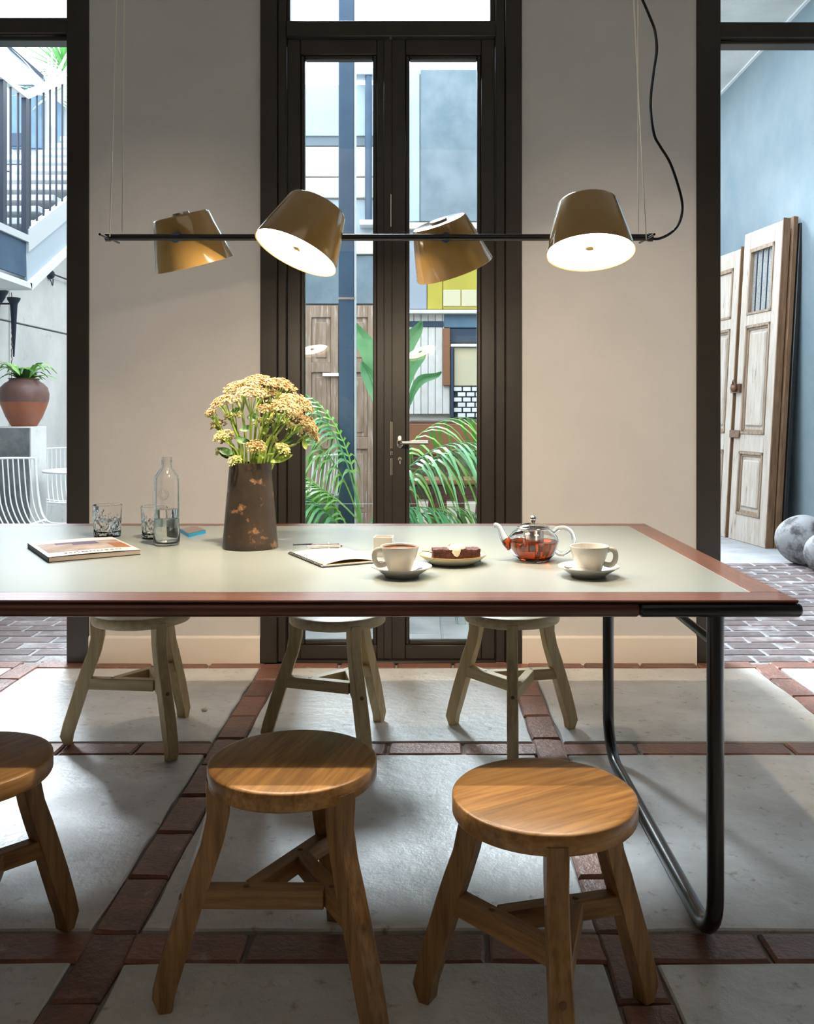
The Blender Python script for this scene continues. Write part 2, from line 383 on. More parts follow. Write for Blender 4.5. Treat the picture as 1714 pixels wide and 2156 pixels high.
def leaf(name, xa, xb, pa, pb, label):
    t = bpy.data.objects.new(name, None); COL.objects.link(t); t.location = (dx((xa+xb)/2), YD, 0); struct(t, label)
    o = dx((xa+xb)/2)
    f = MB(); x0, x1, q0, q1 = dx(xa)-o, dx(xb)-o, dx(pa)-o, dx(pb)-o; zt, zb, pt, pbm = dz(83), .008, dz(123), dz(1350)
    bar(f, x0, q0-.018, zb, zt, 0, .055, .003); bar(f, q1+.018, x1, zb, zt, 0, .055, .003)
    bar(f, q0-.018, q1+.018, pt+.018, zt, 0, .055, .003); bar(f, q0-.018, q1+.018, zb, pbm-.018, 0, .055, .003)
    f.build('leaf_frame', 'frame', t)
    g = MB()
    bar(g, q0-.018, q0, pbm-.018, pt+.018, .010, .05, .004); bar(g, q1, q1+.018, pbm-.018, pt+.018, .010, .05, .004)
    bar(g, q0, q1, pt, pt+.018, .010, .05, .004); bar(g, q0, q1, pbm-.018, pbm, .010, .05, .004)
    g.build('glazing_bead', 'frame', t)
    # the pane sits very slightly askew in its rebate
    pm = MB().box((q0-q0/2-q1/2-.006, -.0022, pbm-.004), (q1-q0/2-q1/2+.006, .0022, pt+.004)).build('pane', 'pane', t, smooth=False)
    pm.location = ((q0+q1)/2, .030, 0); pm.rotation_euler = (0, 0, R(PANE_TURN))
    return t, o
PANE_TURN = 1.67
dL, oL = leaf('door_1', 605, 821, 641, 785, 'left leaf of the dark double door with tall pane')
dR, oR = leaf('door_2', 824, 1042, 862, 1005, 'right leaf of the dark double door with lever handle')
cl = MB(); bar(cl, dx(808)-oR, dx(826)-oR, .01, dz(84), -.008, .0, .003); cl.build('cover_strip', 'frame', dR)
h = MB(); x = dx(842) - oR
h.T = Matrix.Translation((x, -.001, dz(930))) @ Matrix.Rotation(R(90), 4, 'X')
h.lathe([(.0, 0), (.0155, 0), (.0155, .007), (.013, .009), (0.0, .009)], 24)
for v in h.bm.verts: v.co.z = dz(930) + (v.co.z - dz(930)) * 1.9
h.T = Matrix.Identity(4)
z = dz(931)
h.tube(bez([(x, -.005, z), (x, -.035, z), (x+.006, -.050, z), (x+.022, -.056, z), (x+.06, -.056, z), (x+.126, -.056, z)], 5), .0095, 12)
h.ball((x+.126, -.056, z), .0095, u=10, vv=6)
h.build('door_handle', 'chrome', dR)
kc = MB(); kz = dz(966)
kc.T = Matrix.Translation((x, 0, kz)) @ Matrix.Rotation(R(90), 4, 'X')
kc.lathe([(0, 0), (.0085, 0), (.0085, .004), (0, .004)], 16); kc.T = Matrix.Identity(4); kc.box((x-.004, -.004, kz-.024), (x+.004, 0, kz), bev=.001)
kk = kc.build('lock_cylinder', 'chrome', dR)
MB().box((x-.0012, -.0052, kz-.006), (x+.0012, -.004, kz+.003)).build('keyhole', 'black', kk, smooth=False)
ls = MB(); a = dx(824.5) - oR
for i, (z0, z1) in enumerate(((1000, 965), (958, 950), (944, 888))): ls.box((a-.0045, -.0095, dz(z0)), (a-.0015, -.0078, dz(z1))); ls.box((a+.0015, -.0095, dz(z0)), (a+.0045, -.0078, dz(z1)))
ls.build('latch_plate', 'chrome', dR, smooth=False)
MB().box((a-.0035, -.0095, dz(478)), (a-.0015, -.0078, dz(410))).build('bolt_strip', 'mirrorsteel', dR, smooth=False)
# ---------------------------------------------------------------- openings left and right
def opening(name, xs, label, z0, z1):
    b = MB()
    for (a, c) in xs: b.box((a, 4.018, 0), (c, 4.17, 3.46), bev=.003)
    lo = min(a for a, c in xs); hi = max(c for a, c in xs)
    o = b.build(name, 'frame'); struct(o, label)
    t = MB(); t.box((lo, 4.028, z1 - .072), (hi, 4.15, z1), bev=.004); t.box((lo, 4.05, z0), (hi, 4.13, z1 - .0725), bev=.004); t.box((lo, 4.03, 3.40), (hi, 4.15, 3.46))
    t.build('transom_bar', 'frame', o)
    s = sorted(xs)
    for (a, c), (d, e) in zip(s, s[1:]):
        MB().box((c, 4.085, z1), (d, 4.091, 3.40)).build('pane', 'pane', o, smooth=False)
    return o
opening('window_1', [(-1.612, -1.511), (-2.09, -1.985), (-3.6, -3.5)], 'tall dark framed opening to the courtyard left', 2.83, 2.925)
opening('window_2', [(1.240, 1.349), (3.28, 3.4)], 'tall dark framed opening to the covered passage right', 2.815, 2.905)
# ================================================================ COURTYARD SHELL
g = MB().box((-7, 4.06, -.2), (3.4, 12, -.0125)).build('floor_courtyard', 'yardjoint', smooth=False); struct(g, 'pale worn courtyard ground')
yb = [piece_mesh('brick', .228, .100, .03, .005, .003, 2, 90+i) for i in range(5)]
row = 0; y = 4.12
nb = 0
while y < 6.75:
    off = (.12 if row % 2 else 0) + rnd.uniform(-.02, .02); x = 1.15 + off
    while x < 3.05 and nb < 200:
        if x > (y - .35) * .31: put(yb[rnd.randrange(5)], 'yardbrick', 'brick', g, (x, y, rnd.uniform(-.0095, -.007)), rnd.choice((0, math.pi)), .006); nb += 1
        x += .243
    x = -1.62 - off
    while x > -2.6 and y < 5.2:
        put(yb[rnd.randrange(5)], 'yardbrick', 'brick', g, (x, y, rnd.uniform(-.0095, -.007)), 0, .006); x -= .243
    row += 1; y += .117
ps = [piece_mesh('paving_slab', .392, .392, .03, .004, .003, 2, 130+i) for i in range(3)]
for i in range(7):
    for j in range(9):
        put(ps[(i*j) % 3], 'yardslab', 'paving_slab', g, (-1.30 + .4*i, 4.38 + .4*j + (.0 if i % 2 else .2), -.006))
# left boundary wall of cast panels
lw = wallbox('wall_courtyard_left', (-3.80, 4.2, 0), (-3.63, 9.3, 2.92), 'darkconcrete', 'pale cast concrete boundary wall with wide joints')
for (z0, z1) in ((0, 1.922), (1.938, 2.93)):
    for (y0, y1) in ((4.2, 5.9), (5.915, 7.73), (7.745, 9.3)):
        MB().box((-3.66, y0, z0), (-3.60, y1, z1), bev=.004).build('concrete_panel', 'concrete', lw, smooth=False)
# right blue wall, soffit
bw = wallbox('wall_courtyard_right', (3.2, 4.2, -.1), (3.4, 10.4, 4.6), 'bluewall', 'blue grey limewashed passage wall')
sf = wallbox('ceiling_passage', (2.45, 4.2, 4.55), (3.4, 10.4, 4.75), 'concrete', 'grey concrete soffit over the passage')
MB().box((3.17, 4.2, 4.535), (3.2, 10.4, 4.552)).build('trim_edge', 'whitemetal', sf, smooth=False)
for yy in (5.2, 6.6, 8.05): MB().box((2.45, yy, 4.546), (3.17, yy+.006, 4.5505)).build('joint', 'stringer', sf, smooth=False)
wallbox('wall_passage_end', (1.35, 10.3, -.1), (3.4, 10.45, 4.6), 'bluewall')
# ---------------------------------------------------------------- rear facade
ZF = 9.0
def fx(px, z=ZF): return (px - VX) / F * z
def fz(py, z=ZF): return H + (VY - py) / F * z
rf = wallbox('wall_courtyard_rear', (-3.63, 9.06, -.1), (fx(826), 9.25, fz(178)), 'creamrender', 'banded rear wall of the courtyard')
def face(px0, py0, px1, py1, m, name, parent, z=ZF, depth=.05, bev=.006):
    return MB().box((fx(px0, z), z, fz(py1, z)), (fx(px1, z), z + depth, fz(py0, z)), bev=bev).build(name, m, parent, smooth=False)
face(520, 178, 825, 286, 'skyblock', 'upper_panel', rf, 9.0, .06); face(520, 287, 825, 307, 'midband', 'slate_band', rf, 9.02, .05)
face(520, 309, 825, 371, 'creamrender', 'render_panel', rf, 8.98, .08); face(520, 374, 825, 416, 'creamrender', 'render_panel', rf, 8.96, .10)
face(520, 419, 825, 500, 'skyblock', 'render_panel', rf, 9.0, .06); face(520, 502, 825, 535, 'creamrender', 'render_panel', rf, 8.97, .09)
face(520, 537, 825, 640, 'slate', 'slate_panel', rf, 9.0, .06)
rr_ = wallbox('wall_courtyard_rear.001', (fx(826), 9.06, -.1), (1.35, 9.25, fz(150)), 'creamrender', 'rear wall section with slate panels and a yellow room reflection')
face(862, 146, 884, 466, 'skyblock', 'slate_panel', rr_, 8.97, .09); face(885, 146, 1012, 466, 'slate', 'slate_panel', rr_, 8.95, .11)
face(826, 468, 1080, 482, 'creamrender', 'ledge', rr_, 8.93, .13); face(862, 484, 899, 651, 'greypanel', 'grey_panel', rr_, 9.0, .06)
face(900, 484, 932, 651, 'yellow', 'yellow_reflection', rr_, 8.99, .07); face(933, 484, 1080, 651, 'yellow', 'yellow_reflection', rr_, 8.99, .07)  # the room's yellow cabinet reflected in the pane, built as panels
face(933, 610, 970, 645, 'creamreflection', 'cream_square', rr_, 8.98, .01); face(972, 610, 1004, 645, 'creamreflection', 'cream_square', rr_, 8.98, .01)
face(826, 652, 1080, 660, 'whiteplank', 'beam', rr_, 8.90, .16)
for i in range(8): face(826 + i*15.2, 661, 840.4 + i*15.2, 872, 'whiteplank', 'plank', rr_, 9.0, .06, .004)
face(862, 676, 934, 688, 'navy', 'dark_band', rr_, 8.985, .01)
face(935, 661, 1080, 690, 'housewindow', 'upper_window', rr_, 8.98, .08); face(947, 691, 1080, 722, 'navy', 'shutter', rr_, 9.0, .06)
face(933, 691, 948, 812, 'orangewood', 'timber_post', rr_, 8.95, .1); face(949, 724, 1080, 730, 'whitemetal', 'frame_bar', rr_, 8.96, .08)
face(949, 732, 955, 880, 'navy', 'frame_bar', rr_, 8.95, .1); face(956, 732, 1080, 812, 'creamreflection', 'window_reflection', rr_, 9.0, .06)  # bright room window reflected in the pane, built as a cream panel
for r_ in range(6):
    for c_ in range(5):
        face(956 + c_*19 + (8 if r_ % 2 else 0), 815 + r_*11, 972 + c_*19 + (8 if r_ % 2 else 0), 823.5 + r_*11, 'whitebrick', 'glazed_brick', rr_, 8.98, .07, .002)
face(956, 814, 1080, 882, 'navy', 'brick_backing', rr_, 9.03, .03)
# rustic doors on the rear wall
def rustic(px0, px1, name, label):
    z = 8.92; t = thing(name, label, 'door', (fx((px0+px1)/2, z), z, -.01)); w_ = fx(px1, z) - fx(px0, z); hh = fz(641, z)
    b = MB(); s = .075
    b.box((-w_/2, 0, 0), (-w_/2+s, .05, hh), bev=.004); b.box((w_/2-s, 0, 0), (w_/2, .05, hh), bev=.004)
    for z0, z1 in ((0, .14), (.78, .90), (1.55, 1.65), (hh-.12, hh)): b.box((-w_/2+s, 0, z0), (w_/2-s, .05, z1), bev=.004)
    b.build('door_frame', 'rusticdoor', t, smooth=False)
    for z0, z1 in ((.14, .78), (.90, 1.55), (1.65, hh-.12)):
        MB().box((-w_/2+s+.004, .022, z0+.004), (w_/2-s-.004, .04, z1-.004)).box((-w_/2+s+.04, .010, z0+.045), (w_/2-s-.04, .03, z1-.045), bev=.008).build('door_panel', 'rusticdoor', t, smooth=False)
    return t
rustic(640, 712, 'rustic_door', 'brown weathered panelled door seen left of the blue post')
t = rustic(716, 790, 'rustic_door.001', 'brown weathered panelled door seen right of the blue post')
MB().box((fx(690, 8.9) - t.location.x - .05, -.03, fz(790, 8.9)), (fx(716, 8.9) - t.location.x + .02, -.004, fz(783, 8.9))).build('letter_plate', 'whitemetal', t, smooth=False)
# brown cabinet / bench
t = thing('wooden_sideboard', 'dark brown wooden sideboard against the rear courtyard wall', 'cabinet', (fx(950, 8.4), 8.4, -.01))
x0, x1 = fx(862, 8.4) - t.location.x, fx(1060, 8.4) - t.location.x
MB().box((x0, 0, .1), (x1, .45, fz(884, 8.4)), bev=.01).box((x0+.03, .03, 0), (x1-.03, .42, .1)).build('body', 'brownwood', t)
for i in range(4):
    a = x0 + (x1-x0)*i/4; c = x0 + (x1-x0)*(i+1)/4
    d_ = MB().box((a+.01, -.02, .14), (c-.01, 0, fz(960, 8.4)), bev=.005).build('cabinet_door', 'brownwood', t)
    MB().ball((c-.04, -.03, .55), .015, u=8, vv=6).build('knob', 'chrome', d_)
MB().box((x0, -.015, fz(955, 8.4)), (x1, 0, fz(890, 8.4)), bev=.005).build('drawer_front', 'orangewood', t)
t = thing('rustic_bench', 'low brown timber bench with pale rough legs in the courtyard', 'bench', (fx(960, 7.2), 7.2, -.01))
x0 = fx(868, 7.2) - t.location.x; x1 = fx(1052, 7.2) - t.location.x
MB().box((x0, 0, fz(1018, 7.2)), (x1, .3, fz(1006, 7.2)), bev=.01).build('seat', 'orangewood', t)
MB().box((x0, .03, fz(1040, 7.2)), (x1, .07, fz(1020, 7.2)), bev=.005).build('apron', 'brownwood', t)
for px in (952, 990, 890):
    c = fx(px, 7.2) - t.location.x
    b = MB(); b.rings([[(c+a*q, .1+.12*e, z) for a, e in ((-1,-1),(1,-1),(1.1,1),(-.9,1))] for z, q in ((0,.03),(.08,.045),(.2,.05),(.32,.038),(.42,.045))]); b.build('leg', 'debris', t)
# ---------------------------------------------------------------- steel column and gutter
t = thing('steel_column', 'tall blue painted steel post behind the left door pane', 'post', (-.4425, 5.2, -.01))
MB().box((-.046, -.046, 0), (.046, .046, 5.2), bev=.004).build('shaft', 'bluesteel', t); MB().box((-.08, -.08, 0), (.08, .08, .012)).build('base_plate', 'bluesteel', t, smooth=False)
MB().box((.0465, -.05, 0), (.051, .05, 5.2)).build('edge_strip', 'palesteel', t, smooth=False)
MB().box((-.05, -.052, 1.80), (.05, .052, 1.812)).build('clamp_band', 'chrome', t, smooth=False)
t = thing('downpipe', 'grey blue downpipe beside the tall blue post', 'pipe', (fx(776, 8.88), 8.88, 0))
z0 = fz(470, 8.88); z1 = fz(150, 8.88)
MB().tube([(0, 0, z0), (0, 0, z1)], .036, 12).build('pipe', 'bluesteel', t)
MB().box((fx(745, 8.88)-t.location.x, -.05, z1-.05), (.045, .12, z1+.03), bev=.006).build('head', 'stringer', t)
MB().box((-.09, -.05, z0-.025), (.06, .12, z0+.025), bev=.004).build('bracket', 'palesteel', t)
# ================================================================ STAIR (left)
t = thing('outdoor_stair', 'white edged metal stair with dark bar railing above courtyard', 'stair', (-2.84, 6.36, 0))
XR = 0.0
c0 = 2.385
st = MB(); sl = .55
Ls = 3.0
for (ya, za, yb_, zb) in ((0, c0, Ls, c0 + sl*Ls),):
    st.prism([(ya, za-.10), (ya, za+.06), (yb_, zb+.06), (yb_, zb-.10)], 'x', -.03, 0.02)
st.box((-.03, -1.6, c0-.03), (.02, 0, c0+.02))
st.build('white_edge', 'stairwhite', t, smooth=False)
MB().prism([(0, c0-.10), (Ls, c0-.10+sl*Ls), (Ls, c0-.30+sl*Ls), (0.02, c0-.32)], 'x', -.02, 0).build('stringer', 'stringer', t, smooth=False)
MB().box((-.76, -1.6, c0-.16), (-.03, .0, c0-.02)).build('landing', 'stringer', t, smooth=False)
MB().box((-.02, -1.6, c0-.28), (0, 0, c0-.03)).build('fascia', 'bluesteel', t, smooth=False)
MB().prism([(0, c0-.32), (Ls, c0-.30+sl*Ls), (Ls, c0-.34+sl*Ls), (.03, c0-.37)], 'x', -.76, .03).build('soffit', 'palesteel', t, smooth=False)
MB().prism([(-1.6, c0-.30), (0.03, c0-.32), (0.03, c0-.36), (-1.6, c0-.34)], 'x', -.76, .03).build('soffit', 'palesteel', t, smooth=False)
n = 11
for i in range(n):
    MB().box((-.76, i*Ls/n, c0 + i*sl*Ls/n + .10), (-.03, (i+1)*Ls/n + .03, c0 + i*sl*Ls/n + .145), bev=.004).build('tread', 'stairwhite', t, smooth=False)
zt = 3.40
MB().prism([(0, zt-.02), (0, zt+.03), (Ls, zt+.03+sl*Ls), (Ls, zt-.02+sl*Ls)], 'x', -.035, .02).build('handrail', 'stairwhite', t, smooth=False)
MB().box((-.03, -1.6, zt-.02), (.015, 0, zt+.02)).build('handrail', 'stairwhite', t, smooth=False)
for y in (0.0, -.345, -1.2): MB().box((-.022, y-.028, c0-.02), (.012, y+.028, zt)).build('post', 'navymetal', t, smooth=False)
for i in range(22):
    y = .075 + i*.115
    MB().tube([(-.005, y, c0+.04+sl*y), (-.005, y, zt+sl*y)], .008, 6).build('baluster', 'navymetal', t)
for y in (-.115, -.23, -.46, -.575, -.69, -.805, -.92): MB().tube([(-.005, y, c0), (-.005, y, zt)], .008, 6).build('baluster', 'navymetal', t)
# house beyond the wall
zh = 11.0
t = thing('white_house', 'white house with blue shutters beyond the stair railing', 'house', (fx(60, zh), zh, 0))
ox = t.location.x
def hp(px0, py0, px1, py1, m, name, dep=.06, z=zh):
    return MB().box((fx(px0, z)-ox, z-zh, fz(py1, z)), (fx(px1, z)-ox, z-zh+dep, fz(py0, z)), bev=.006).build(name, m, t, smooth=False)
b = MB(); pts = [(fx(-60, zh)-ox, -.05), (fx(230, zh)-ox, -.05), (fx(230, zh)-ox, fz(240, zh)), (fx(92, zh)-ox, fz(166, zh)), (fx(22, zh)-ox, fz(104, zh)), (fx(-60, zh)-ox, fz(104, zh))]
b.prism(pts, 'y', .0, 2.0); b.build('wall', 'roofwhite', t, smooth=False)
b = MB(); a = Vector((fx(20, zh)-ox, -.06, fz(100, zh))); c = Vector((fx(95, zh)-ox, -.06, fz(166, zh)))
b.rings([[a+Vector((0,0,.03)), a+Vector((0,0,-.03)), a+Vector((0,.3,-.03)), a+Vector((0,.3,.03))], [c+Vector((0,0,.03)), c+Vector((0,0,-.03)), c+Vector((0,.3,-.03)), c+Vector((0,.3,.03))]])
b.build('roof_edge', 'navymetal', t, smooth=False)
w1 = hp(22, 180, 88, 312, 'housewindow', 'window', .06, 10.95); hp(22, 280, 60, 308, 'navy', 'shutter', .02, 10.93)
hp(120, 182, 130, 322, 'housewindow', 'window', .06, 10.95); hp(30, 178, 84, 184, 'navy', 'lintel', .08, 10.92)
hp(-10, 325, 160, 335, 'stairwhite', 'ledge', .2, 10.85); hp(-10, 336, 160, 345, 'stringer', 'ledge', .05, 10.95)
for i in range(9): hp(-10, 347 + i*15, 170, 359 + i*15, 'roofwhite', 'siding_board', .10, 10.92)
# yucca plants above
def blades(b, n, ln, wd, spread, base=(0,0,0), seed=0, droop=.25):
    r = random.Random(seed)
    for i in range(n):
        az = r.uniform(0, 2*math.pi); el = r.uniform(spread, 1.45); l = ln * r.uniform(.7, 1.1); w0 = wd
        d = Vector((math.cos(az)*math.cos(el), math.sin(az)*math.cos(el), math.sin(el)))
        s = Vector((-math.sin(az), math.cos(az), 0)); pr = None
        for k in range(6):
            u = k/5; p = Vector(base) + d*l*u - Vector((0,0,1))*droop*l*u*u
            ww = w0*(1-u)**.7*.5*(1 if k else .6) + .0005
            cur = (b.v(p - s*ww), b.v(p + Vector((0,0,-ww*.35))), b.v(p + s*ww))
            if pr: b.bm.faces.new((pr[0], pr[1], cur[1], cur[0])); b.bm.faces.new((pr[1], pr[2], cur[2], cur[1]))
            pr = cur
for i, (px, py, m, lab) in enumerate(((108, 178, 'yucca', 'pale spiky yucca on the terrace above the stair'), (140, 130, 'yuccagreen', 'green spiky shrub behind the pale yucca'))):
    q = P(px, py, 10.6 + .3*i); t = thing('yucca', lab, 'plant', (q.x, q.y, q.z - .6))
    b = MB(); blades(b, 60, .75, .05, .15, (0, 0, .45), 50+i); b.build('leaves', m, t, normals=False); MB().tube([(0, 0, .1), (0, 0, .48)], .05, 8).build('trunk', 'yucca', t)
# ---------------------------------------------------------------- torches, hooks and chain on the left wall
def torch(px, py, xw, lab, ln=.50):
    z = -(xw) * F / (VX - px); q = P(px, py, z); t = thing('wall_torch', lab, 'torch', (xw, z, q.z))
    MB().lathe([(0, -ln), (.006, -ln), (.030, -.06), (.034, -.045), (.050, -.02), (.055, 0), (.048, -.002), (.02, -.03), (0, -.03)], 16).build('cone', 'navymetal', t)
    MB().tube([(-.02, 0, -.05), (-.10, 0, -.05), (-.135, 0, -.05)], .008, 8).build('bracket', 'navymetal', t)
    b = MB(); b.T = Matrix.Translation((-.139, 0, -.05)) @ Matrix.Rotation(R(90), 4, 'Y'); b.lathe([(0, -.01), (.04, -.01), (.04, .008), (0, .012)], 16); b.build('wall_plate', 'navymetal', t)
torch(29, 627, -3.46, 'black cone shaped wall torch hanging above the urn')
torch(3, 612, -3.46, 'black cone torch cut by the left picture edge', .1)
for px, py, lab in ((82, 576, 'round black wall rosette left of the rod holder'), (102, 578, 'black rosette holding a horizontal rod on the wall')):
    z = 3.6*F/(VX-px); q = P(px, py, z); t = thing('wall_hook', lab, 'hook', (-3.6, z, q.z))
    b = MB(); b.T = Matrix.Rotation(R(90), 4, 'Y'); b.lathe([(0, 0), (.045, 0), (.045, .03), (.03, .05), (0, .055)], 18); b.build('rosette', 'navymetal', t)
    if px > 90: MB().tube([(.05, 0, 0), (.06, .9, 0)], .008, 8).build('rod', 'navymetal', t)
    else: MB().tube(bez([(.05, 0, 0), (.07, .08, -.04), (.06, .16, -.09), (.05, .2, -.02)], 4), .005, 6).build('hook_wire', 'navymetal', t)
t = thing('hanging_chain', 'thin rusty chain hanging down the concrete wall', 'chain', (-3.575, 7.72, 1.6))
b = MB()
for i in range(26):
    b.tube([(0, 0, .55-i*.05+.03), (.008 if i % 2 else 0, .008 if i % 2 == 0 else 0, .55-i*.05), (0, 0, .55-i*.05-.025)], .004, 5)
b.build('chain_links', 'iron', t)
# ---------------------------------------------------------------- pedestal, urn, plant
t = thing('concrete_pedestal', 'square concrete pedestal with dark front under the urn', 'pedestal', (-2.93, 6.42, -.01))
MB().box((-.16, -.125, 0), (.16, .125, 1.045), bev=.006).build('block', 'concrete', t)
MB().box((-.15, -.132, .0), (.145, -.12, 1.035)).build('dark_face', 'darkconcrete', t, smooth=False)  # darker mottled sheet over the front of the block
t = thing('terracotta_urn', 'two-tone terracotta urn standing on the concrete pedestal', 'urn', (P(51, 890, 6.42).x, 6.42, 1.036))
MB().lathe([(0, 0), (.085, 0), (.092, .01), (.125, .07), (.152, .14), (.163, .175)], 40).build('lower_body', 'terracotta', t)
MB().lathe([(.163, .175), (.168, .20), (.170, .235), (.158, .28), (.13, .31), (.105, .325), (.10, .335), (.108, .345), (.098, .345), (.09, .325), (0, .31)], 40).build('upper_body', 'terracottadark', t)
t2 = thing('trailing_cactus_plant', 'strappy green plant spilling over the terracotta urn rim', 'plant', (t.location.x, 6.42, 1.36))
for i in range(26):
    r = random.Random(i); az = r.uniform(0, 6.28); b = MB(); l = r.uniform(.14, .26); d = Vector((math.cos(az), math.sin(az)*.8, 0)); s = Vector((-d.y, d.x, 0)).normalized(); pr = None
    up = r.uniform(.05, .16)
    for k in range(7):
        u = k/6; p = d*(.02+l*u) + Vector((0, 0, up*math.sin(u*2.4) - .03*u + .004)); ww = (.018*math.sin(math.pi*min(u+.12, 1))+.004)*(1.3 if k % 2 else .8)
        cur = (b.v(p-s*ww), b.v(p+Vector((0,0,.004))), b.v(p+s*ww))
        if pr: b.bm.faces.new((pr[0], pr[1], cur[1], cur[0])); b.bm.faces.new((pr[1], pr[2], cur[2], cur[1]))
        pr = cur
    b.build('leaf', 'palm' if i % 3 else 'leafdark', t2, normals=False)
# ---------------------------------------------------------------- wire chairs and table
def wire_chair():
    t = thing('wire_chair', 'x', 'chair', group='white wire chairs in the courtyard')
    # side profile in (y,z), y forward from back
    prof = [(-.25, .84), (-.235, .70), (-.21, .56), (-.17, .47), (-.09, .425), (.05, .425), (.20, .44), (.25, .445)]
    n = 13
    for i in range(n):
        u = -1 + 2*i/(n-1); pts = []
        for (y, z) in prof:
            wd = .21 if z < .6 else .21 - .02*(z-.6)
            curve = .035*(1-u*u)
            pts.append((u*wd, y - (curve if z > .5 else 0), z - (curve*.5 if z < .5 else 0)))
        edge = i in (0, n-1)
        MB().tube(bez(pts, 3), .008 if edge else .0045, 6).build('side_rail' if edge else 'rod', 'whitemetal', t)
    MB().tube(bez([(-.205, -.25, .84), (-.12, -.277, .845), (0, -.287, .848), (.12, -.277, .845), (.205, -.25, .84)], 4), .008, 6).build('top_rail', 'whitemetal', t)
    MB().tube(bez([(-.21, .25, .445), (0, .262, .43), (.21, .25, .445)], 4), .008, 6).build('front_rail', 'whitemetal', t)
    MB().tube(bez([(-.21, -.13, .44), (0, -.12, .41), (.21, -.13, .44)], 4), .008, 6).build('seat_rail', 'whitemetal', t)
    for sx in (-1, 1):
        MB().tube([(sx*.2, .2, .435), (sx*.235, .25, 0)], .008, 6).build('leg', 'whitemetal', t)
        MB().tube([(sx*.2, -.12, .435), (sx*.235, -.27, 0)], .008, 6).build('leg', 'whitemetal', t)
    return t
ch = wire_chair(); ch.location = (-2.66, 5.75, -.01); ch.rotation_euler = (0, 0, R(222)); ch['label'] = 'white wire chair in front of the concrete pedestal'
ch.location = (-2.49, 5.59, -.01); ch.rotation_euler = (0, 0, R(-125))
dup(ch, (-2.88, 7.25, -.01), -150, 'white wire chair behind the round garden table')
dup(ch, (-.86, 6.4, -.01), 60, 'white wire chair seen behind the fern through the door')
t = thing('garden_table', 'small round white metal table beside the wire chairs', 'table', (-2.44, 6.38, -.01))
MB().lathe([(0, .735), (.27, .735), (.275, .728), (.27, .72), (0, .72)], 40).build('table_top', 'whitemetal', t)
MB().tube([(0, 0, .72), (0, 0, .03)], .018, 10).build('column', 'whitemetal', t)
for i in range(3):
    a = 2.1*i + .4; MB().tube([(0, 0, .12), (.22*math.cos(a), .22*math.sin(a), 0.008)], .01, 6).build('foot', 'whitemetal', t)
# ---------------------------------------------------------------- leaning antique doors (right)
def antique(name, lab, locxy, w_, hh, glazed):
    t = thing(name, lab, 'door'); s = .115; th = .05
    b = MB()
    b.box((0, 0, 0), (s, th, hh), bev=.005); b.box((w_-s, 0, 0), (w_, th, hh), bev=.005)
    rails = [(0, .24), (.80, .96), (1.93, 2.03), (hh-.16, hh)]
    for z0, z1 in rails: b.box((s, 0, z0), (w_-s, th, z1), bev=.005)
    b.build('door_frame', 'oldwood', t, smooth=False)
    for z0, z1 in ((.24, .80), (.96, 1.93)):
        # moulding ring and raised panel
        m_ = MB()
        for i_, y_, q in ((0, -.008, .02), (.02, .008, .02)):
            a0, a1, c0_, c1 = s+i_, w_-s-i_, z0+i_, z1-i_
            m_.box((a0, y_, c0_), (a0+q, .03, c1)); m_.box((a1-q, y_, c0_), (a1, .03, c1)); m_.box((a0, y_, c0_), (a1, .03, c0_+q)); m_.box((a0, y_, c1-q), (a1, .03, c1))
        m_.build('moulding', 'oldwoodmid', t, smooth=False)
        MB().box((s+.038, .018, z0+.038), (w_-s-.038, .04, z1-.038)).box((s+.065, -.002, z0+.07), (w_-s-.065, .03, z1-.07), bev=.012).build('door_panel', 'oldwood', t, smooth=False)
    m_ = MB()
    z0, z1 = 2.03, hh-.16
    m_.box((s, -.006, z0), (s+.022, .03, z1)); m_.box((w_-s-.022, -.006, z0), (w_-s, .03, z1)); m_.box((s, -.006, z0), (w_-s, .03, z0+.02)); m_.box((s, -.006, z1-.03), (w_-s, .03, z1))
    m_.build('moulding', 'oldwoodmid', t, smooth=False)
    if glazed:
        MB().box((s+.02, .030, z0+.02), (w_-s-.02, .034, z1-.03)).build('mesh_grille', 'mesh', t, smooth=False)
        for i in range(3):
            x = s + .02 + (w_-2*s-.04)*(i+1)/4; MB().tube([(x, .012, z0+.01), (x, .012, z1-.02)], .007, 6).build('grille_bar', 'navymetal', t)
    else: MB().box((s+.02, .012, z0+.02), (w_-s-.02, .034, z1-.03), bev=.006).build('door_panel', 'oldwood', t, smooth=False)
    MB().box((w_-.001, -.001, 0), (w_+.012, th+.012, hh+.02)).build('bare_edge', 'oldwooddark', t, smooth=False)
    return t
def lean(t, foot_far, foot_near, top_near):
    """door local x runs from foot_far to foot_near; local z leans towards top_near"""
    xa = (Vector(foot_near) - Vector(foot_far)).normalized(); za = (Vector(top_near) - Vector(foot_near)).normalized(); ya = za.cross(xa).normalized(); za = xa.cross(ya)
    m = Matrix((xa, ya, za)).transposed().to_4x4(); m.translation = Vector(foot_far); t.matrix_world = m
DW = .62
fn = P(1611, 1151, 7.5); fn.z = -.012
tn = P(1651, 462, 7.5); tn.y = 7.55
ff = Vector((fn.x - .10, fn.y + DW, -.012))
hh = (tn - fn).length
d1 = antique('antique_door', 'weathered panelled door with barred grille leaning on the blue wall', None, (fn-ff).length, hh, True)
lean(d1, ff, fn, tn)
b = MB(); w_ = (fn-ff).length
for z in (1.38,): 
    b.box((-.06, -.025, z-.05), (.10, -.004, z+.03)); b.ball((.03, -.04, z-.01), .035, u=12, vv=8); b.tube(bez([(.0, -.04, z), (.03, -.05, z+.06), (.06, -.04, z)], 4), .009, 6)
b.build('padlock', 'iron', d1)
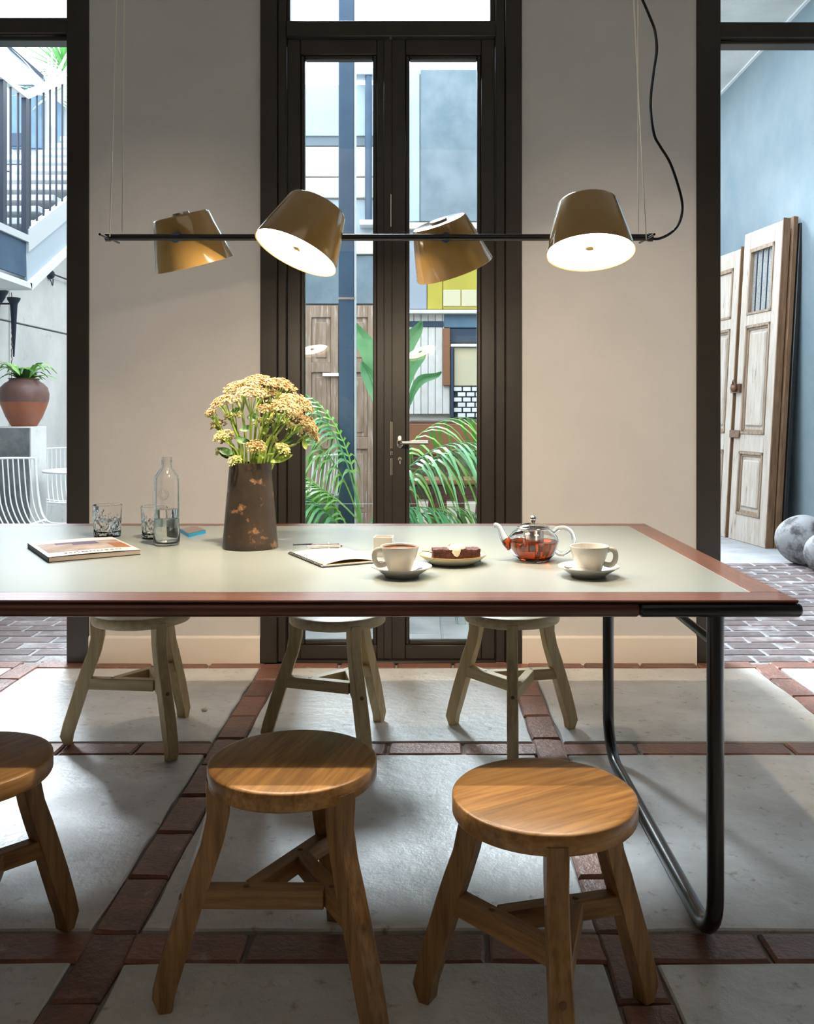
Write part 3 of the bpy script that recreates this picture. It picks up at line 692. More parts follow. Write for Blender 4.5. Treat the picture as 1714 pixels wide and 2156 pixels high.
MB().box((-.05, -.02, .92), (.12, -.004, .99), bev=.005).build('hasp', 'iron', d1)
f2n = ff + Vector((-.012, .05, 0)); f2f = f2n + Vector((-.10, DW, 0)); t2n = f2n + (tn - fn); 
d2 = antique('antique_door.001', 'paler twin door standing behind the grilled antique door', None, (f2n-f2f).length, hh - .12, False)
lean(d2, f2f, f2n, t2n + Vector((0, 0, 0)))
# third leaf edge behind, then a black board as the gap's shade
b = MB().box((0, .075, 0), (w_+.035, .12, hh+.035), bev=.004).build('leaf_and_gap_shade', 'oldwooddark')
b.parent = d1
b2 = MB().box((w_-.05, .125, 0), (w_+.055, .16, hh-.02), bev=.004).build('leaf_and_gap_shade', 'black'); b2.parent = d1  # black board put in for the shadow between door and wall
# stones
for i, (px, py, z, rad, sc, lab) in enumerate(((1690, 1136, 6.7, .198, (1.0, 1, .96), 'large round grey stone ball near the blue wall'), (1746, 1150, 6.25, .16, (1, 1, .95), 'second stone ball cut off by the right picture edge'))):
    q = P(px, py, z); b = MB(); bmesh.ops.create_icosphere(b.bm, subdivisions=4, radius=rad)
    for v in b.bm.verts:
        n_ = 1 + .035*math.sin(v.co.x*11+i*2) + .03*math.sin(v.co.z*13+v.co.y*9) + .02*math.sin(v.co.y*23)
        v.co = v.co * n_; v.co.z *= sc[2]; v.co.z = max(v.co.z, -rad*.93)
    o = b.build('stone_ball', 'stone', smooth=True, angle=80); o.location = (q.x, z, rad*.93 - .016); tag(o, lab, 'stone')
# ---------------------------------------------------------------- plants in the centre
def frond(az, ln, el, leaflet, m, parent, base=(0,0,0), droop=1.0, n=24, seed=0, step=1, lw=.0085, ld_=1.15):
    r = random.Random(seed); b = MB(); d = Vector((math.cos(az), math.sin(az), 0)); s = Vector((-d.y, d.x, 0)); pts = []
    for k in range(n+1):
        u = k/n; a = el - droop*1.25*u*u
        if k == 0: p = Vector(base)
        else: p = pts[-1] + (d*math.cos(a) + Vector((0,0,1))*math.sin(a)) * ln/n
        pts.append(p)
    b.tube(pts[::2], [.006*(1-.8*i/(n/2)) for i in range(len(pts[::2]))], 5)
    for k in range(int(n*.28), n, step):
        u = k/n; t_ = (pts[k+1]-pts[k]).normalized()
        for sg in (-1, 1):
            l = leaflet * (math.sin(math.pi*min(1, (u-.2)/.85))**.5*.9 + .15) * r.uniform(.75, 1.15); ld2 = ld_ * r.uniform(.7, 1.15)
            dr = (s*sg*r.uniform(.6, 1.) + t_*r.uniform(.55, .95)).normalized(); pr = None
            wv = t_.cross(dr).normalized().cross(dr)
            for j in range(6):
                v = j/5; p = pts[k] + dr*l*v + Vector((0,0,-1))*l*ld2*v*v; ww = (lw*math.sin(math.pi*(v*.85+.12)))+.0012
                cur = (b.v(p-wv*ww), b.v(p+wv*ww))
                if pr: b.bm.faces.new((pr[0], pr[1], cur[1], cur[0]))
                pr = cur
    return b.build('frond', m, parent, normals=False)
pp = (-.32, 5.0, -.01)
t = thing('plant_pot', 'dark round pot holding the palm outside the door', 'pot', pp)
MB().lathe([(0, 0), (.15, 0), (.19, .34), (.20, .36), (.185, .36), (.175, .32), (0, .30)], 28).build('pot_body', 'darkconcrete', t)
t = thing('kentia_palm', 'large kentia palm with drooping fronds behind both door panes', 'plant', (pp[0], pp[1], .29))
fronds = [(178, .98, 1.25, .36, 'palm'), (192, .85, 1.05, .36, 'palmdark'), (168, .72, .80, .33, 'palm'), (200, .60, .55, .30, 'palmdark'), (150, 1.15, 1.42, .30, 'palm'),
          (2, 1.05, 1.28, .36, 'palm'), (-10, .95, 1.08, .36, 'palmdark'), (12, .80, .85, .33, 'palm'), (-18, .62, .5, .3, 'palmdark'), (25, 1.2, 1.42, .3, 'palm'),
          (172, 1.2, 1.4, .28, 'palmdark'), (160, .95, 1.15, .3, 'palm'), (-3, .5, .2, .28, 'palmdark'), (186, .5, .3, .26, 'palm')]
for i, (az, l, el, lf, m_) in enumerate(fronds): frond(R(az), l, el, lf, m_, t, (.03*math.cos(R(az)), .03*math.sin(R(az)), .02 if i % 2 else .22), seed=i, droop=1.35)
t = thing('bird_of_paradise', 'tall broad leaved plant rising behind the palm', 'plant', (-.42, 5.75, -.01))
def broad(b, base, tip, wd, bend):
    base, tip = Vector(base), Vector(tip); mid = (base+tip)/2 + Vector(bend); pts = bez([base, mid, tip], 8); pr = None
    b.tube(pts[:9], .008, 5)
    dirn = (tip - mid).normalized(); s = dirn.cross(Vector((0, 1, .25))).normalized()
    L0 = pts[8:]
    for k, p in enumerate(L0):
        u = k/(len(L0)-1); ww = wd*math.sin(math.pi*(u*.88+.1))**.7
        cur = (b.v(p - s*ww + Vector((0, -.02, 0))), b.v(p), b.v(p + s*ww + Vector((0, -.02, 0))))
        if pr: b.bm.faces.new((pr[0], pr[1], cur[1], cur[0])); b.bm.faces.new((pr[1], pr[2], cur[2], cur[1]))
        pr = cur
t.location = (fx(825, 5.75), 5.75, -.01)
for tpx, tpy, mx, my, wd in ((748, 680, 800, 825, .062), (888, 676, 846, 790, .05), (897, 733, 852, 830, .045), (930, 783, 862, 850, .032), (762, 762, 806, 880, .055), (800, 640, 818, 800, .06)):
    a_ = P(tpx, tpy, 5.72) - t.location; m2 = P(mx, my, 5.74) - t.location
    b = MB(); broad(b, (0, 0, 0), a_, wd, m2 - a_/2); b.build('leaf', 'banana', t, normals=False)
t = thing('concrete_planter', 'rough round concrete planter behind the left door pane', 'planter', (P(664, 1060, 5.6).x - .02, 5.6, -.01))
MB().lathe([(0, 0), (.13, 0), (.165, .50), (.168, .625), (.15, .625), (.145, .56), (0, .55)], 28).build('planter_body', 'darkconcrete', t)
t2 = thing('fern', 'bright green fern growing beside the concrete planter', 'plant', (-.60, 5.27, .05))
for i in range(15): frond(R(24*i+7), .55, 1.25 - .05*(i % 5), .085, 'fern', t2, (0, 0, 0), 1.1, 30, 80+i, 1, .009, .5)
t = thing('fern_pot', 'small dark pot under the bright fern', 'pot', (-.60, 5.27, -.01)); MB().lathe([(0, 0), (.08, 0), (.10, .10), (.088, .10), (0, .08)], 20).build('pot_body', 'darkconcrete', t)
# ================================================================ STOOLS
def leg_mesh():
    b = MB(); w_ = .0185
    pr = [(.430, .120, .1672), (.412, .120, .1668), (.36, .123, .166), (.31, .134, .177), (.26, .151, .196), (.21, .168, .213), (.14, .190, .234), (.07, .212, .256), (.03, .224, .2655), (.0, .229, .253)]
    b.rings([[(i, -w_, z), (o, -w_, z), (o, w_, z), (i, w_, z)] for z, i, o in pr])
    bmesh.ops.bevel(b.bm, geom=[e for e in b.bm.edges if abs((e.verts[0].co - e.verts[1].co).normalized().z) > .3], offset=.003, segments=1, affect='EDGES')
    return b
def stool(pale):
    t = thing('three_legged_stool', 'x', 'stool', group='round oak stools around the table')
    mo, ms = ('oakpale', 'oakpaleseat') if pale else ('oak', 'oakseat')
    MB().lathe([(0, .450), (.155, .450), (.1625, .4485), (.165, .446), (.165, .418), (.163, .4145), (.158, .413), (0, .413)], 64).build('seat', ms, t, angle=50)
    lm = leg_mesh().build('leg', mo, t, angle=30); L = [lm]
    for i in (1, 2):
        c = lm.copy(); COL.objects.link(c); c.rotation_euler = (0, 0, R(120*i)); c.parent = t; L.append(c)
    s_, tt = .165, .088
    for i in range(3):
        pg = MB(); 
        b = MB(); a = R(120*i)
        # pinwheel: bar i leaves leg i and dies against bar i+1
        V = [Vector((s_/math.sqrt(3)*math.cos(q), s_/math.sqrt(3)*math.sin(q), 0)) for q in (0, R(120))]
        d = (V[1]-V[0]).normalized(); A = V[0] - d*tt; rot = Matrix.Rotation(-math.atan2(A.y, A.x), 4, 'Z')
        A = rot @ A; d = rot @ d; nrm = Vector((-d.y, d.x, 0)); ln = s_ + tt
        ML = Matrix.Rotation(a, 4, 'Z') @ Matrix(((d.x, nrm.x, 0, A.x), (d.y, nrm.y, 0, A.y), (0, 0, 1, .205), (0, 0, 0, 1)))
        b.box((-.008, -.0155, -.019), (ln-.0145, .0155, .019), bev=.002)
        st = b.build('stretcher', mo + 'bar', t, smooth=False); st.matrix_local = ML
        pg.T = Matrix.Translation((tt, 0, .019)); pg.lathe([(.0062, -.003), (.0062, .0008), (.004, .0015), (0, .0015)], 10)
        pg.build('peg', 'peg', st)
    b = MB(); b.T = Matrix.Translation((.2145, 0, .208)) @ Matrix.Rotation(R(70), 4, 'Y'); b.lathe([(.006, -.004), (.006, .0012), (.004, .002), (0, .002)], 10); b.build('peg', 'peg', lm)
    for c in L[1:]:
        for g_ in lm.children: q = g_.copy(); COL.objects.link(q); q.parent = c
    return t
def stool_dup(root, loc, rz, label):
    return dup(root, loc, rz, label)
sf_ = stool(False); sf_.location = (-.2555, 1.75, 0); sf_.rotation_euler = (0, 0, R(75)); sf_['label'] = 'oak stool in the middle of the near side, seat half lit'
stool_dup(sf_, (.218, 1.595, 0), 30, 'nearest oak stool at right with warm fully lit seat')
stool_dup(sf_, (-.902, 1.74, 0), 61, 'dark shaded oak stool cut off by the left picture edge')
sb_ = stool(True); sb_.location = (-.975, 3.08, 0); sb_.rotation_euler = (0, 0, R(70)); sb_['label'] = 'pale oak stool on the far side below the magazine'
stool_dup(sb_, (-.293, 3.06, 0), 57, 'pale oak stool on the far side before the door leaves')
stool_dup(sb_, (.31, 3.09, 0), 25, 'pale oak stool on the far side nearest the black table leg')
# ================================================================ TABLE
TX0, TX1, TY0, TY1, TZ = -2.05, .775, 1.827, 3.10, .745
t = thing('communal_table', 'long table with pale green top, wooden border and black tube legs', 'table', ((TX0+TX1)/2, (TY0+TY1)/2, 0))
ox, oy = t.location.x, t.location.y
def tp(name, lo, hi, m, bev=0.): return MB().box((lo[0]-ox, lo[1]-oy, lo[2]), (hi[0]-ox, hi[1]-oy, hi[2]), bev=bev).build(name, m, t, smooth=False)
tp('table_top', (TX0+.075, TY0+.085, TZ-.018), (TX1-.072, TY1-.065, TZ), 'laminate')
tp('border', (TX0, TY0, TZ-.006), (TX1, TY0+.0845, TZ), 'mahogany', .002); tp('border', (TX0, TY1-.0645, TZ-.016), (TX1, TY1, TZ), 'mahogany', .002)
tp('border', (TX1-.0715, TY0+.085, TZ-.016), (TX1, TY1-.065, TZ), 'mahogany_y', .002); tp('border', (TX0, TY0+.085, TZ-.022), (TX0+.0745, TY1-.065, TZ), 'mahogany_y', .002)
tp('underframe', (TX0+.08, TY0+.05, TZ-.031), (TX1-.08, TY1-.10, TZ-.019), 'mahogany')
def rail(x0, x1, y, m, name):
    b = MB(); out = []
    ring = [(.019*math.cos(a)*.9, .0150*math.sin(a)) for a in [2*math.pi*k/16 for k in range(16)]]
    ring = [(math.copysign(min(abs(u)*1.15, .017), u), v) for u, v in ring]
    xs_ = [(x0, .8), (x0+.004, 1), (x1-.006, 1), (x1, .75)]
    b.rings([[(x-ox, y-oy+u*q, TZ-.0212+v*q) for u, v in ring] for x, q in xs_]); return b.build(name, m, t)
rail(TX0, .447, TY0+.012, 'mahogany', 'edge_rail'); rail(.448, .781, TY0+.010, 'black', 'tube_bracket'); rail(TX0, TX1, TY1-.018, 'mahogany', 'edge_rail')
def loop(xl):
    b = MB(); r = .0178; R_ = .10; yf, yb_ = TY0+.030, TY1-.17; pts = [(yf, TZ-.022), (yf, .25), (yf, R_+r)]
    for k in range(1, 9): a = R(90*k/8); pts.append((yf + R_*(1-math.cos(a)), r + R_*(1-math.sin(a))))
    R2 = .13
    for k in range(0, 9): a = R(90*k/8); pts.append((yb_ - R2 + R2*math.sin(a), r + R2*(1-math.cos(a))))
    pts += [(yb_, .3), (yb_, TZ-.035)]
    b.tube([(xl-ox, y-oy, z) for y, z in pts], r, 14); b.build('leg_loop', 'black', t)
    MB().tube([(xl-ox, yf-oy, .648), (xl-ox, yb_-oy, .648)], .010, 10).build('cross_tube', 'black', t)
loop(.612); loop(-1.88)
# ================================================================ PENDANT BAR LAMP
BY, BZ = 2.27, H + (870-500)/F*2.27
t = thing('pendant_bar_lamp', 'black horizontal bar pendant with four brown tilting shades', 'lamp', (0, BY, BZ))
def bx(px, y=BY): return (px - VX)/F*y
xa, xb = bx(226), bx(1371)
MB().tube([(xa, 0, 0), (xb, 0, 0)], .0088, 16).build('bar', 'black', t)
for x in (xa, xb):
    MB().tube([(x-.004 if x < 0 else x-.008, 0, 0), (x+.008 if x < 0 else x+.004, 0, 0)], .0105, 14).build('end_cap', 'black', t)
def cable(px_lo, py_lo, px_hi, y, name='suspension_wire'):
    z0 = (870-py_lo)/F*y + H - BZ; slope = 3.7 - BZ
    p0 = Vector(((px_lo-VX)/F*y, y-BY, z0)); p1z = (870-0)/F*y + H - BZ; p1x = (px_hi-VX)/F*y
    k = (slope - z0)/(p1z - z0); MB().tube([p0, p0 + (Vector((p1x, y-BY, p1z)) - p0)*k], .0015, 5).build(name, 'cable', t)
cable(231, 498, 246, BY-.07); cable(257, 490, 262, BY+.07); cable(1361, 505, 1334, BY-.07); cable(1344, 490, 1343, BY+.07)
MB().tube([(xa+.006, .07, .000), (xa+.006, -.07, -.006)], .0032, 8).build('cross_pin', 'black', t); MB().tube([(xb-.012, .07, .000), (xb-.010, -.07, -.006)], .0032, 8).build('cross_pin', 'black', t)
pts = [(1371, 503), (1390, 502), (1413, 490), (1430, 470), (1437, 440), (1432, 405), (1412, 345), (1390, 308), (1378, 285), (1371, 240), (1371, 200), (1377, 150), (1383, 105), (1379, 65), (1368, 35), (1353, 0), (1335, -40), (1330, -110), (1332, -330)]
MB().tube(bez([((px-VX)/F*BY, 0, (VY-py)/F*BY+H-BZ) for px, py in pts], 6), .0036, 8).build('power_cable', 'blackgloss', t)
def shade(cx, cy, dy, tilt, roll, D=.214, d=.146, hh=.132):
    """cx,cy pixel of the centre of the open end; dy distance behind the bar; tilt>0 turns opening to the camera"""
    y = BY + dy; c = Vector(((cx-VX)/F*y, dy, (VY-cy)/F*y+H-BZ))
    m = Matrix.Translation(c) @ Matrix.Rotation(R(roll), 4, 'Y') @ Matrix.Rotation(R(-tilt), 4, 'X')
    b = MB(); b.T = m; Rb, Rt = D/2, d/2
    b.lathe([(Rb-.003, .001), (Rb-.0005, -.0005), (Rb, .002), (Rt+.002, hh-.004), (Rt, hh), (Rt-.004, hh+.001), (.0, hh+.001)], 72)
    s = b.build('shade', 'shade', t, angle=60)
    b = MB(); b.T = m; b.lathe([(Rb-.003, .001), (Rb-.005, .010), (Rb-.009, .0155)], 72); b.build('shade_lining', 'shadein', s)
    b = MB(); b.T = m; b.lathe([(Rb-.0091, .0155), (.045, .0155), (.0115, .0155)], 64); b.build('diffuser', 'lampdisc', s, normals=False)
    ld = bpy.data.lights.new('lamp_bulb', 'AREA'); ld.shape = 'DISK'; ld.size = .022; ld.energy = 6.6 if tilt > 0 else 13; ld.color = (1, .80, .57)
    lo = bpy.data.objects.new('lamp_bulb', ld); COL.objects.link(lo); lo.parent = t; lo.matrix_local = m @ Matrix.Translation((.035, 0, .0145))
    b = MB(); b.T = m; b.lathe([(0, .0095), (.009, .0095), (.0118, .0115), (.0118, .0165)], 24); b.build('centre_knob', 'shade', s)
    b = MB(); b.T = m; b.lathe([(0, hh+.008), (.022, hh+.007), (.024, hh), (.024, hh-.001)], 24); b.build('top_cap', 'chrome', s)
    # swivel between shade side and bar
    q = m @ Vector((0, 0, hh*.62)); target = Vector((q.x, 0, 0)); dirv = (q-target).normalized()
    e = target + dirv*.028
    b = MB(); b.tube([target - dirv*.006, target + dirv*.02, e], [.013, .0125, .012], 16); b.tube([e, q], .006, 8); b.build('swivel_joint', 'bluesteel', t)
    return s
shade(622, 533, -.115, 13, 23); shade(1243, 533, -.115, 15, 0)
shade(411, 556, .125, -15.5, -13); shade(957, 567, .125, -19, -20)
# ================================================================ THINGS ON THE TABLE
def tz(py): return .385*F/(py-VY)
def tabX(px, z): return (px-VX)/F*z
# vase
vz = 2.55
t = thing('tapered_vase', 'dark patinated metal vase, narrow at the top, on the table', 'vase', (tabX(527, vz), vz, TZ))
MB().lathe([(0, 0), (.077, 0), (.0792, .002), (.0775, .02), (.0585, .243), (.0568, .2435), (.0565, .24), (.074, .01), (0, .008)], 56).build('body', 'vase', t, angle=60)
vx = t.location.x
# sedum
fl_t = thing('sedum_bouquet', 'bunch of cream and rust sedum flower heads in the dark vase', 'flowers', (vx, vz, TZ+.24))
def umbel(c, ra, rb, n, m, seed, rim=0.004):
    r = random.Random(seed); b = MB(); c = Vector(c)
    up = (c + Vector((0, 0, .12))).normalized()
    q = up.to_track_quat('Z', 'Y')
    for i in range(n):
        a = r.uniform(0, 6.283); rr = math.sqrt(r.uniform(0, 1)); p = Vector((rr*ra*math.cos(a), rr*ra*math.sin(a), rb*(1-rr*rr)*1.0 + r.uniform(-.009, .006)))
        p = c + q @ p; s = r.uniform(.0028, .0046); nrm = (q @ Vector((rr*math.cos(a)*.6, rr*math.sin(a)*.6, 1))).normalized()
        t1 = nrm.cross(Vector((r.uniform(-1,1), r.uniform(-1,1), .3))).normalized(); t2_ = nrm.cross(t1)
        cc = b.v(p + nrm*s*.2); base = b.v(p - nrm*s*1.1); ring = []
        for k in range(10):
            an = 6.2832*k/10; ra_ = s*(1.15 if k % 2 == 0 else .5); ring.append(b.v(p + (t1*math.cos(an)+t2_*math.sin(an))*ra_ + nrm*(s*.6 if k % 2 == 0 else 0)))
        for k in range(10): b.bm.faces.new((cc, ring[k], ring[(k+1) % 10])); b.bm.faces.new((base, ring[(k+1) % 10], ring[k]))
    o = b.build('flower_head', m, fl_t, smooth=False, normals=False); o['kind'] = 'stuff'; return o
def vp(px, py, dy=0.):      # photo position at the bouquet -> local
    z = vz + dy; return Vector(((px-VX)/F*z - vx, dy, H + (VY-py)/F*z - TZ - .24))
heads = [(548, 808, 0, .052, 260, 'floret'), (505, 820, .02, .048, 220, 'floret'), (590, 815, .02, .05, 220, 'floret'), (475, 848, -.02, .042, 190, 'floret'), (530, 830, -.06, .045, 200, 'floret'),
         (625, 850, -.02, .052, 260, 'floret'), (640, 890, .0, .045, 220, 'floret'), (605, 860, -.07, .045, 220, 'floret'), (655, 915, .03, .03, 130, 'floret'), (570, 838, .07, .05, 200, 'floret'),
         (560, 862, -.05, .026, 80, 'floret'), (470, 918, -.03, .030, 110, 'floretgreen'), (458, 895, .02, .024, 70, 'floret'), (478, 925, .0, .022, 60, 'floret'), (540, 940, -.07, .028, 110, 'floret'), (595, 945, -.05, .024, 80, 'floretgreen'),
         (490, 875, .0, .026, 70, 'floretgreen'), (555, 890, .03, .028, 70, 'floretgreen'), (495, 970, -.05, .018, 50, 'floretgreen'), (620, 905, .05, .03, 90, 'floretgreen'), (460, 950, .02, .012, 24, 'floretgreen'), (590, 885, .0, .03, 90, 'floretgreen'), (570, 925, .02, .022, 50, 'floretgreen'), (445, 870, .0, .018, 40, 'floret')]
for i, (px, py, dy, ra, n, m_) in enumerate(heads):
    c = vp(px, py, dy); umbel(c, ra, ra*.42, int(n*1.25), m_, 200+i)
    base = Vector((max(-.03, min(.03, c.x*.25)), dy*.2, -.10)); b = MB(); mid = Vector((c.x*.45, dy*.5, c.z*.30)); fork = mid.lerp(c, .55)
    b.tube(bez([base, mid, fork], 5), [.0042]*6 + [.0034]*5 if False else .0036, 6)
    r = random.Random(i)
    for k in range(7):
        e = c + Vector((r.uniform(-1, 1)*ra*.75, r.uniform(-1, 1)*ra*.75, -.002)); b.tube(bez([fork, fork.lerp(e, .55) + Vector((0, 0, .004)), e], 3), .0015, 5)
    b.build('stem', 'stem', fl_t)
def leaf_at(c, d, l, wd, m='leafdark'):
    b = MB(); c = Vector(c); d = Vector(d).normalized(); s = d.cross(Vector((.1, -1, .4))).normalized(); nn = s.cross(d); pr = None
    for k in range(8):
        u = k/7; p = c + d*l*u - nn*.12*l*math.sin(u*3.0); ww = wd*math.sin(math.pi*(u*.92+.06))**.8
        cur = (b.v(p-s*ww+nn*ww*.25), b.v(p), b.v(p+s*ww+nn*ww*.25))
        if pr: b.bm.faces.new((pr[0], pr[1], cur[1], cur[0])); b.bm.faces.new((pr[1], pr[2], cur[2], cur[1]))
        pr = cur
    b.build('leaf', m, fl_t, normals=False)
for px, py, dy, dd, l, wd, m_ in ((570, 972, -.04, (1, -.1, .32), .066, .010, 'stem'), (490, 955, -.03, (-1, 0, .35), .045, .011, 'leafdark'), (555, 965, -.07, (-.5, -.1, .9), .055, .009, 'stem'), (520, 880, -.02, (1, 0, .2), .034, .012, 'leafdark'),
                              (505, 905, -.03, (1, 0, .3), .04, .009, 'leafdark'), (525, 930, -.02, (-1, -.1, .25), .045, .010, 'leafdark'), (585, 935, .0, (1, 0, .35), .05, .009, 'leafdark'), (595, 885, -.03, (-1, 0, .5), .03, .011, 'leafdark'),
                              (605, 905, .02, (1, -.1, -.3), .04, .01, 'leafdark'), (480, 965, .02, (-.6, 0, .7), .04, .01, 'leafdark'), (505, 860, -.02, (-1, 0, -.4), .03, .008, 'leafdark'), (570, 900, .03, (-.3, 0, 1), .04, .012, 'leafdark'), (545, 915, .0, (.8, 0, .5), .035, .01, 'stem'), (640, 925, .0, (.2, 0, -1), .03, .008, 'stem'), (540, 960, -.05, (.3, -.3, 1), .05, .012, 'leafdark'), (575, 950, -.03, (.6, -.2, .6), .04, .01, 'stem')):
    leaf_at(vp(px, py, dy), dd, l, wd, m_)
# glass bottle
bz_ = 2.60
t = thing('water_bottle', 'tall clear glass water bottle with frosted band beside the tumblers', 'bottle', (tabX(351, bz_), bz_, TZ))
MB().lathe([(0, .001), (.030, .0), (.036, .004), (.0375, .012), (.0372, .050), (.0345, .056), (.0345, .078), (.0355, .085), (.0350, .19), (.033, .202), (.024, .215), (.0155, .226), (.0145, .240), (.0158, .243), (.0158, .249), (.0145, .252), (.0158, .2545), (.0155, .257), (.012, .257),
            (.0118, .24), (.0125, .226), (.022, .211), (.030, .200), (.0322, .189), (.0325, .085), (.0318, .078), (.0318, .056), (.0342, .048), (.0345, .014), (.030, .008), (0, .007)], 48).build('glass_body', 'glass', t, angle=60)
MB().lathe([(.0352, .0565), (.0356, .057), (.0356, .077), (.0352, .0775)], 48).build('frosted_band', 'frost', t)
MB().lathe([(0, .0075), (.0295, .0085), (.034, .0145), (.0338, .048), (.0313, .056), (.0313, .078), (.032, .086), (.032, .105), (0, .105)], 40).build('water', 'water', t)
em = MB()
def ringpts(rad, a0, n=24): return [(rad*math.cos(2*math.pi*k/n), rad*math.sin(2*math.pi*k/n)) for k in range(n+1)]
for rad in (.0085, .0155):
    em.tube([(.0352*math.sin(u/.0352), -.0352*math.cos(u/.0352), .150+v) for u, v in ringpts(rad, 0)], .0005, 5)
for k in range(18):
    a = 2*math.pi*k/18; u, v = .012*math.cos(a), .012*math.sin(a); em.ball((.0352*math.sin(u/.0352), -.0352*math.cos(u/.0352), .150+v), .0011, u=6, vv=4)
em.build('embossed_emblem', 'glass', t)
# tumblers
def tumbler(loc, label, Rr, hh):
    t = thing('cut_glass_tumbler', label, 'glass', (loc[0], loc[1], TZ), group='cut glass tumblers')
    b = MB(); n = 96; rows = 30; out = []
    for j in range(rows+1):
        z = hh*j/rows; u = z/hh; ring = []
        for k in range(n):
            a = 2*math.pi*k/n; r = Rr*(.90+.10*u)
            if .07 < u < .62:
                f = (u-.07)/.55; w1_ = abs(math.sin(3*a + f*math.pi)); w2_ = abs(math.sin(3*a - f*math.pi)); r -= .0032*(max(0, 1-w1_*2.2) + max(0, 1-w2_*2.2)); r -= .0012*max(0, 1-abs(math.sin(6*a))*3)
            elif u >= .62 and u < .86: r -= .0022*max(0, math.cos(12*a))*(.86-u)/.24
            ring.append((r*math.cos(a), r*math.sin(a), z))
        out.append(ring)
    for r, z in ((Rr*.985, hh+.001), (Rr*.955, hh), (Rr*.93, hh*.86), (Rr*.87, hh*.40), (Rr*.78, .018), (Rr*.70, .014), (.002, .013)): out.append([(r*math.cos(2*math.pi*k/n), r*math.sin(2*math.pi*k/n), z) for k in range(n)])
    b.rings(out, True, True); b.build('glass_body', 'glass', t, angle=25)
    MB().lathe([(0, .0138), (Rr*.69, .0148), (Rr*.77, .019), (Rr*.858, hh*.40), (Rr*.868, hh*.50), (0, hh*.50)], 40).build('water', 'water', t)
    return t
tumbler((tabX(226, 2.78), 2.78), 'cut glass tumbler standing alone left of the bottle', .0445, .098)
tumbler((tabX(325, 2.74), 2.74), 'cut glass tumbler partly hidden behind the water bottle', .0405, .098)
# phone
t = thing('phone', 'small phone with bright blue edge right of the water bottle', 'phone', (tabX(405, 2.86), 2.86, TZ), 0)
pl = []
c4 = [(378, 1117.5), (413, 1110.5), (433.5, 1119.5), (397, 1128)]
def tabp(px, py): z = .380*F/(py-VY); return Vector(((px-VX)/F*z, z))
loc2 = Vector((t.location.x, t.location.y)); q4 = [tabp(*c) - loc2 for c in c4]
cen = sum(q4, Vector((0,0)))/4; q4 = [cen + (q-cen)*1.0 for q in q4]
MB().prism([(q.x, q.y) for q in q4], 'z', 0, .010).build('case', 'bluecase', t, smooth=False)
MB().prism([((cen+(q-cen)*.95).x, (cen+(q-cen)*.95).y) for q in q4], 'z', .0095, .0112).build('screen', 'phoneglass', t, smooth=False)
# magazine
t = thing('magazine', 'thick white magazine lying on the table beside the tumbler', 'magazine', (-.948, 2.476, TZ), math.degrees(math.atan2(.129, .196)))
mw, ml = .235, .300
MB().box((-mw/2, -ml/2, .0), (mw/2, ml/2, .0022)).box((-mw/2, -ml/2, 0), (-mw/2+.002, ml/2, .014)).build('spine', 'darkcover', t, smooth=False)
MB().box((-mw/2+.002, -ml/2+.001, .0022), (mw/2-.001, ml/2-.001, .0128)).build('page_block', 'pagesedge', t, smooth=False)
b = MB(); rows = []
for k in range(11):
    u = k/10; x = -mw/2 + mw*u; z = .0135 + .0022*math.sin(math.pi*u); rows.append([(x, -ml/2, z), (x, ml/2, z), (x, ml/2, z+.0008), (x, -ml/2, z+.0008)])
b.rings(rows); cv = b.build('cover', 'coverpaper', t)
def zc(x): return .0135 + .0022*math.sin(math.pi*(x+mw/2)/mw) + .0009
def patch(x0, y0, x1, y1, m_, e=.0002):
    b = MB(); rws = []
    for k in range(9):
        x = x0 + (x1-x0)*k/8; rws.append([(x, y0, zc(x)), (x, y1, zc(x)), (x, y1, zc(x)+e), (x, y0, zc(x)+e)])
    b.rings(rws); return b.build('cover_print', m_, cv)
patch(-.105, -.085, .11, .085, 'print_warm'); patch(-.02, .02, .05, .075, 'print_dark', .0004); patch(-.06, .05, -.02, .08, 'print_dark', .0004); patch(.07, -.085, .11, .02, 'print_orange', .0004)
cu = bpy.data.curves.new('title', 'FONT'); cu.body = 'OPENHOUSE'; cu.size = .022; cu.align_x = 'CENTER'; cu.space_character = 1.25; cu.extrude = .0001
to = bpy.data.objects.new('title_tmp', cu); COL.objects.link(to)
dg = bpy.context.evaluated_depsgraph_get(); me = bpy.data.meshes.new_from_object(to.evaluated_get(dg)); bpy.data.objects.remove(to)
me.materials.clear(); me.materials.append(M['ink'])
to = bpy.data.objects.new('title', me); COL.objects.link(to); to.parent = cv; to.location = (.0, -.112, .0172); to.rotation_euler = (0, 0, math.pi)
# notebook
t = thing('notebook', 'open spiral notebook with white pages and dark scalloped cover', 'notebook', (-.233, 2.361, TZ), 28)
nw, nl = .165, .245
MB().box((-nw/2-.004, -nl/2-.004, 0), (nw/2+.004, nl/2+.004, .0018)).build('back_cover', 'darkcover', t, smooth=False)
b = MB(); b.box((-nw/2-.002, -nl/2, .0018), (nw/2, nl/2, .0045)); b.build('page_block', 'paper', t, smooth=False)
b = MB(); rows = []
for k in range(13):
    u = k/12; x = -nw/2+.012 + (nw-.012)*u; z = .0045 + .0085*math.sin(math.pi*min(1, u*1.2))**.8*(1 if u < .83 else .9); rows.append([(x, -nl/2+.008, z+.0005), (x, nl/2-.01, z*.6+.001), (x, nl/2-.01, z*.6+.0025), (x, -nl/2+.008, z+.002)])
b.rings(rows); pg = b.build('open_page', 'paper', t)
MB().box((-nw/2+.01, -nl/2+.004, .0045), (nw/2-.002, nl/2-.01, .0052)).build('kraft_page', 'kraft', t, smooth=False)
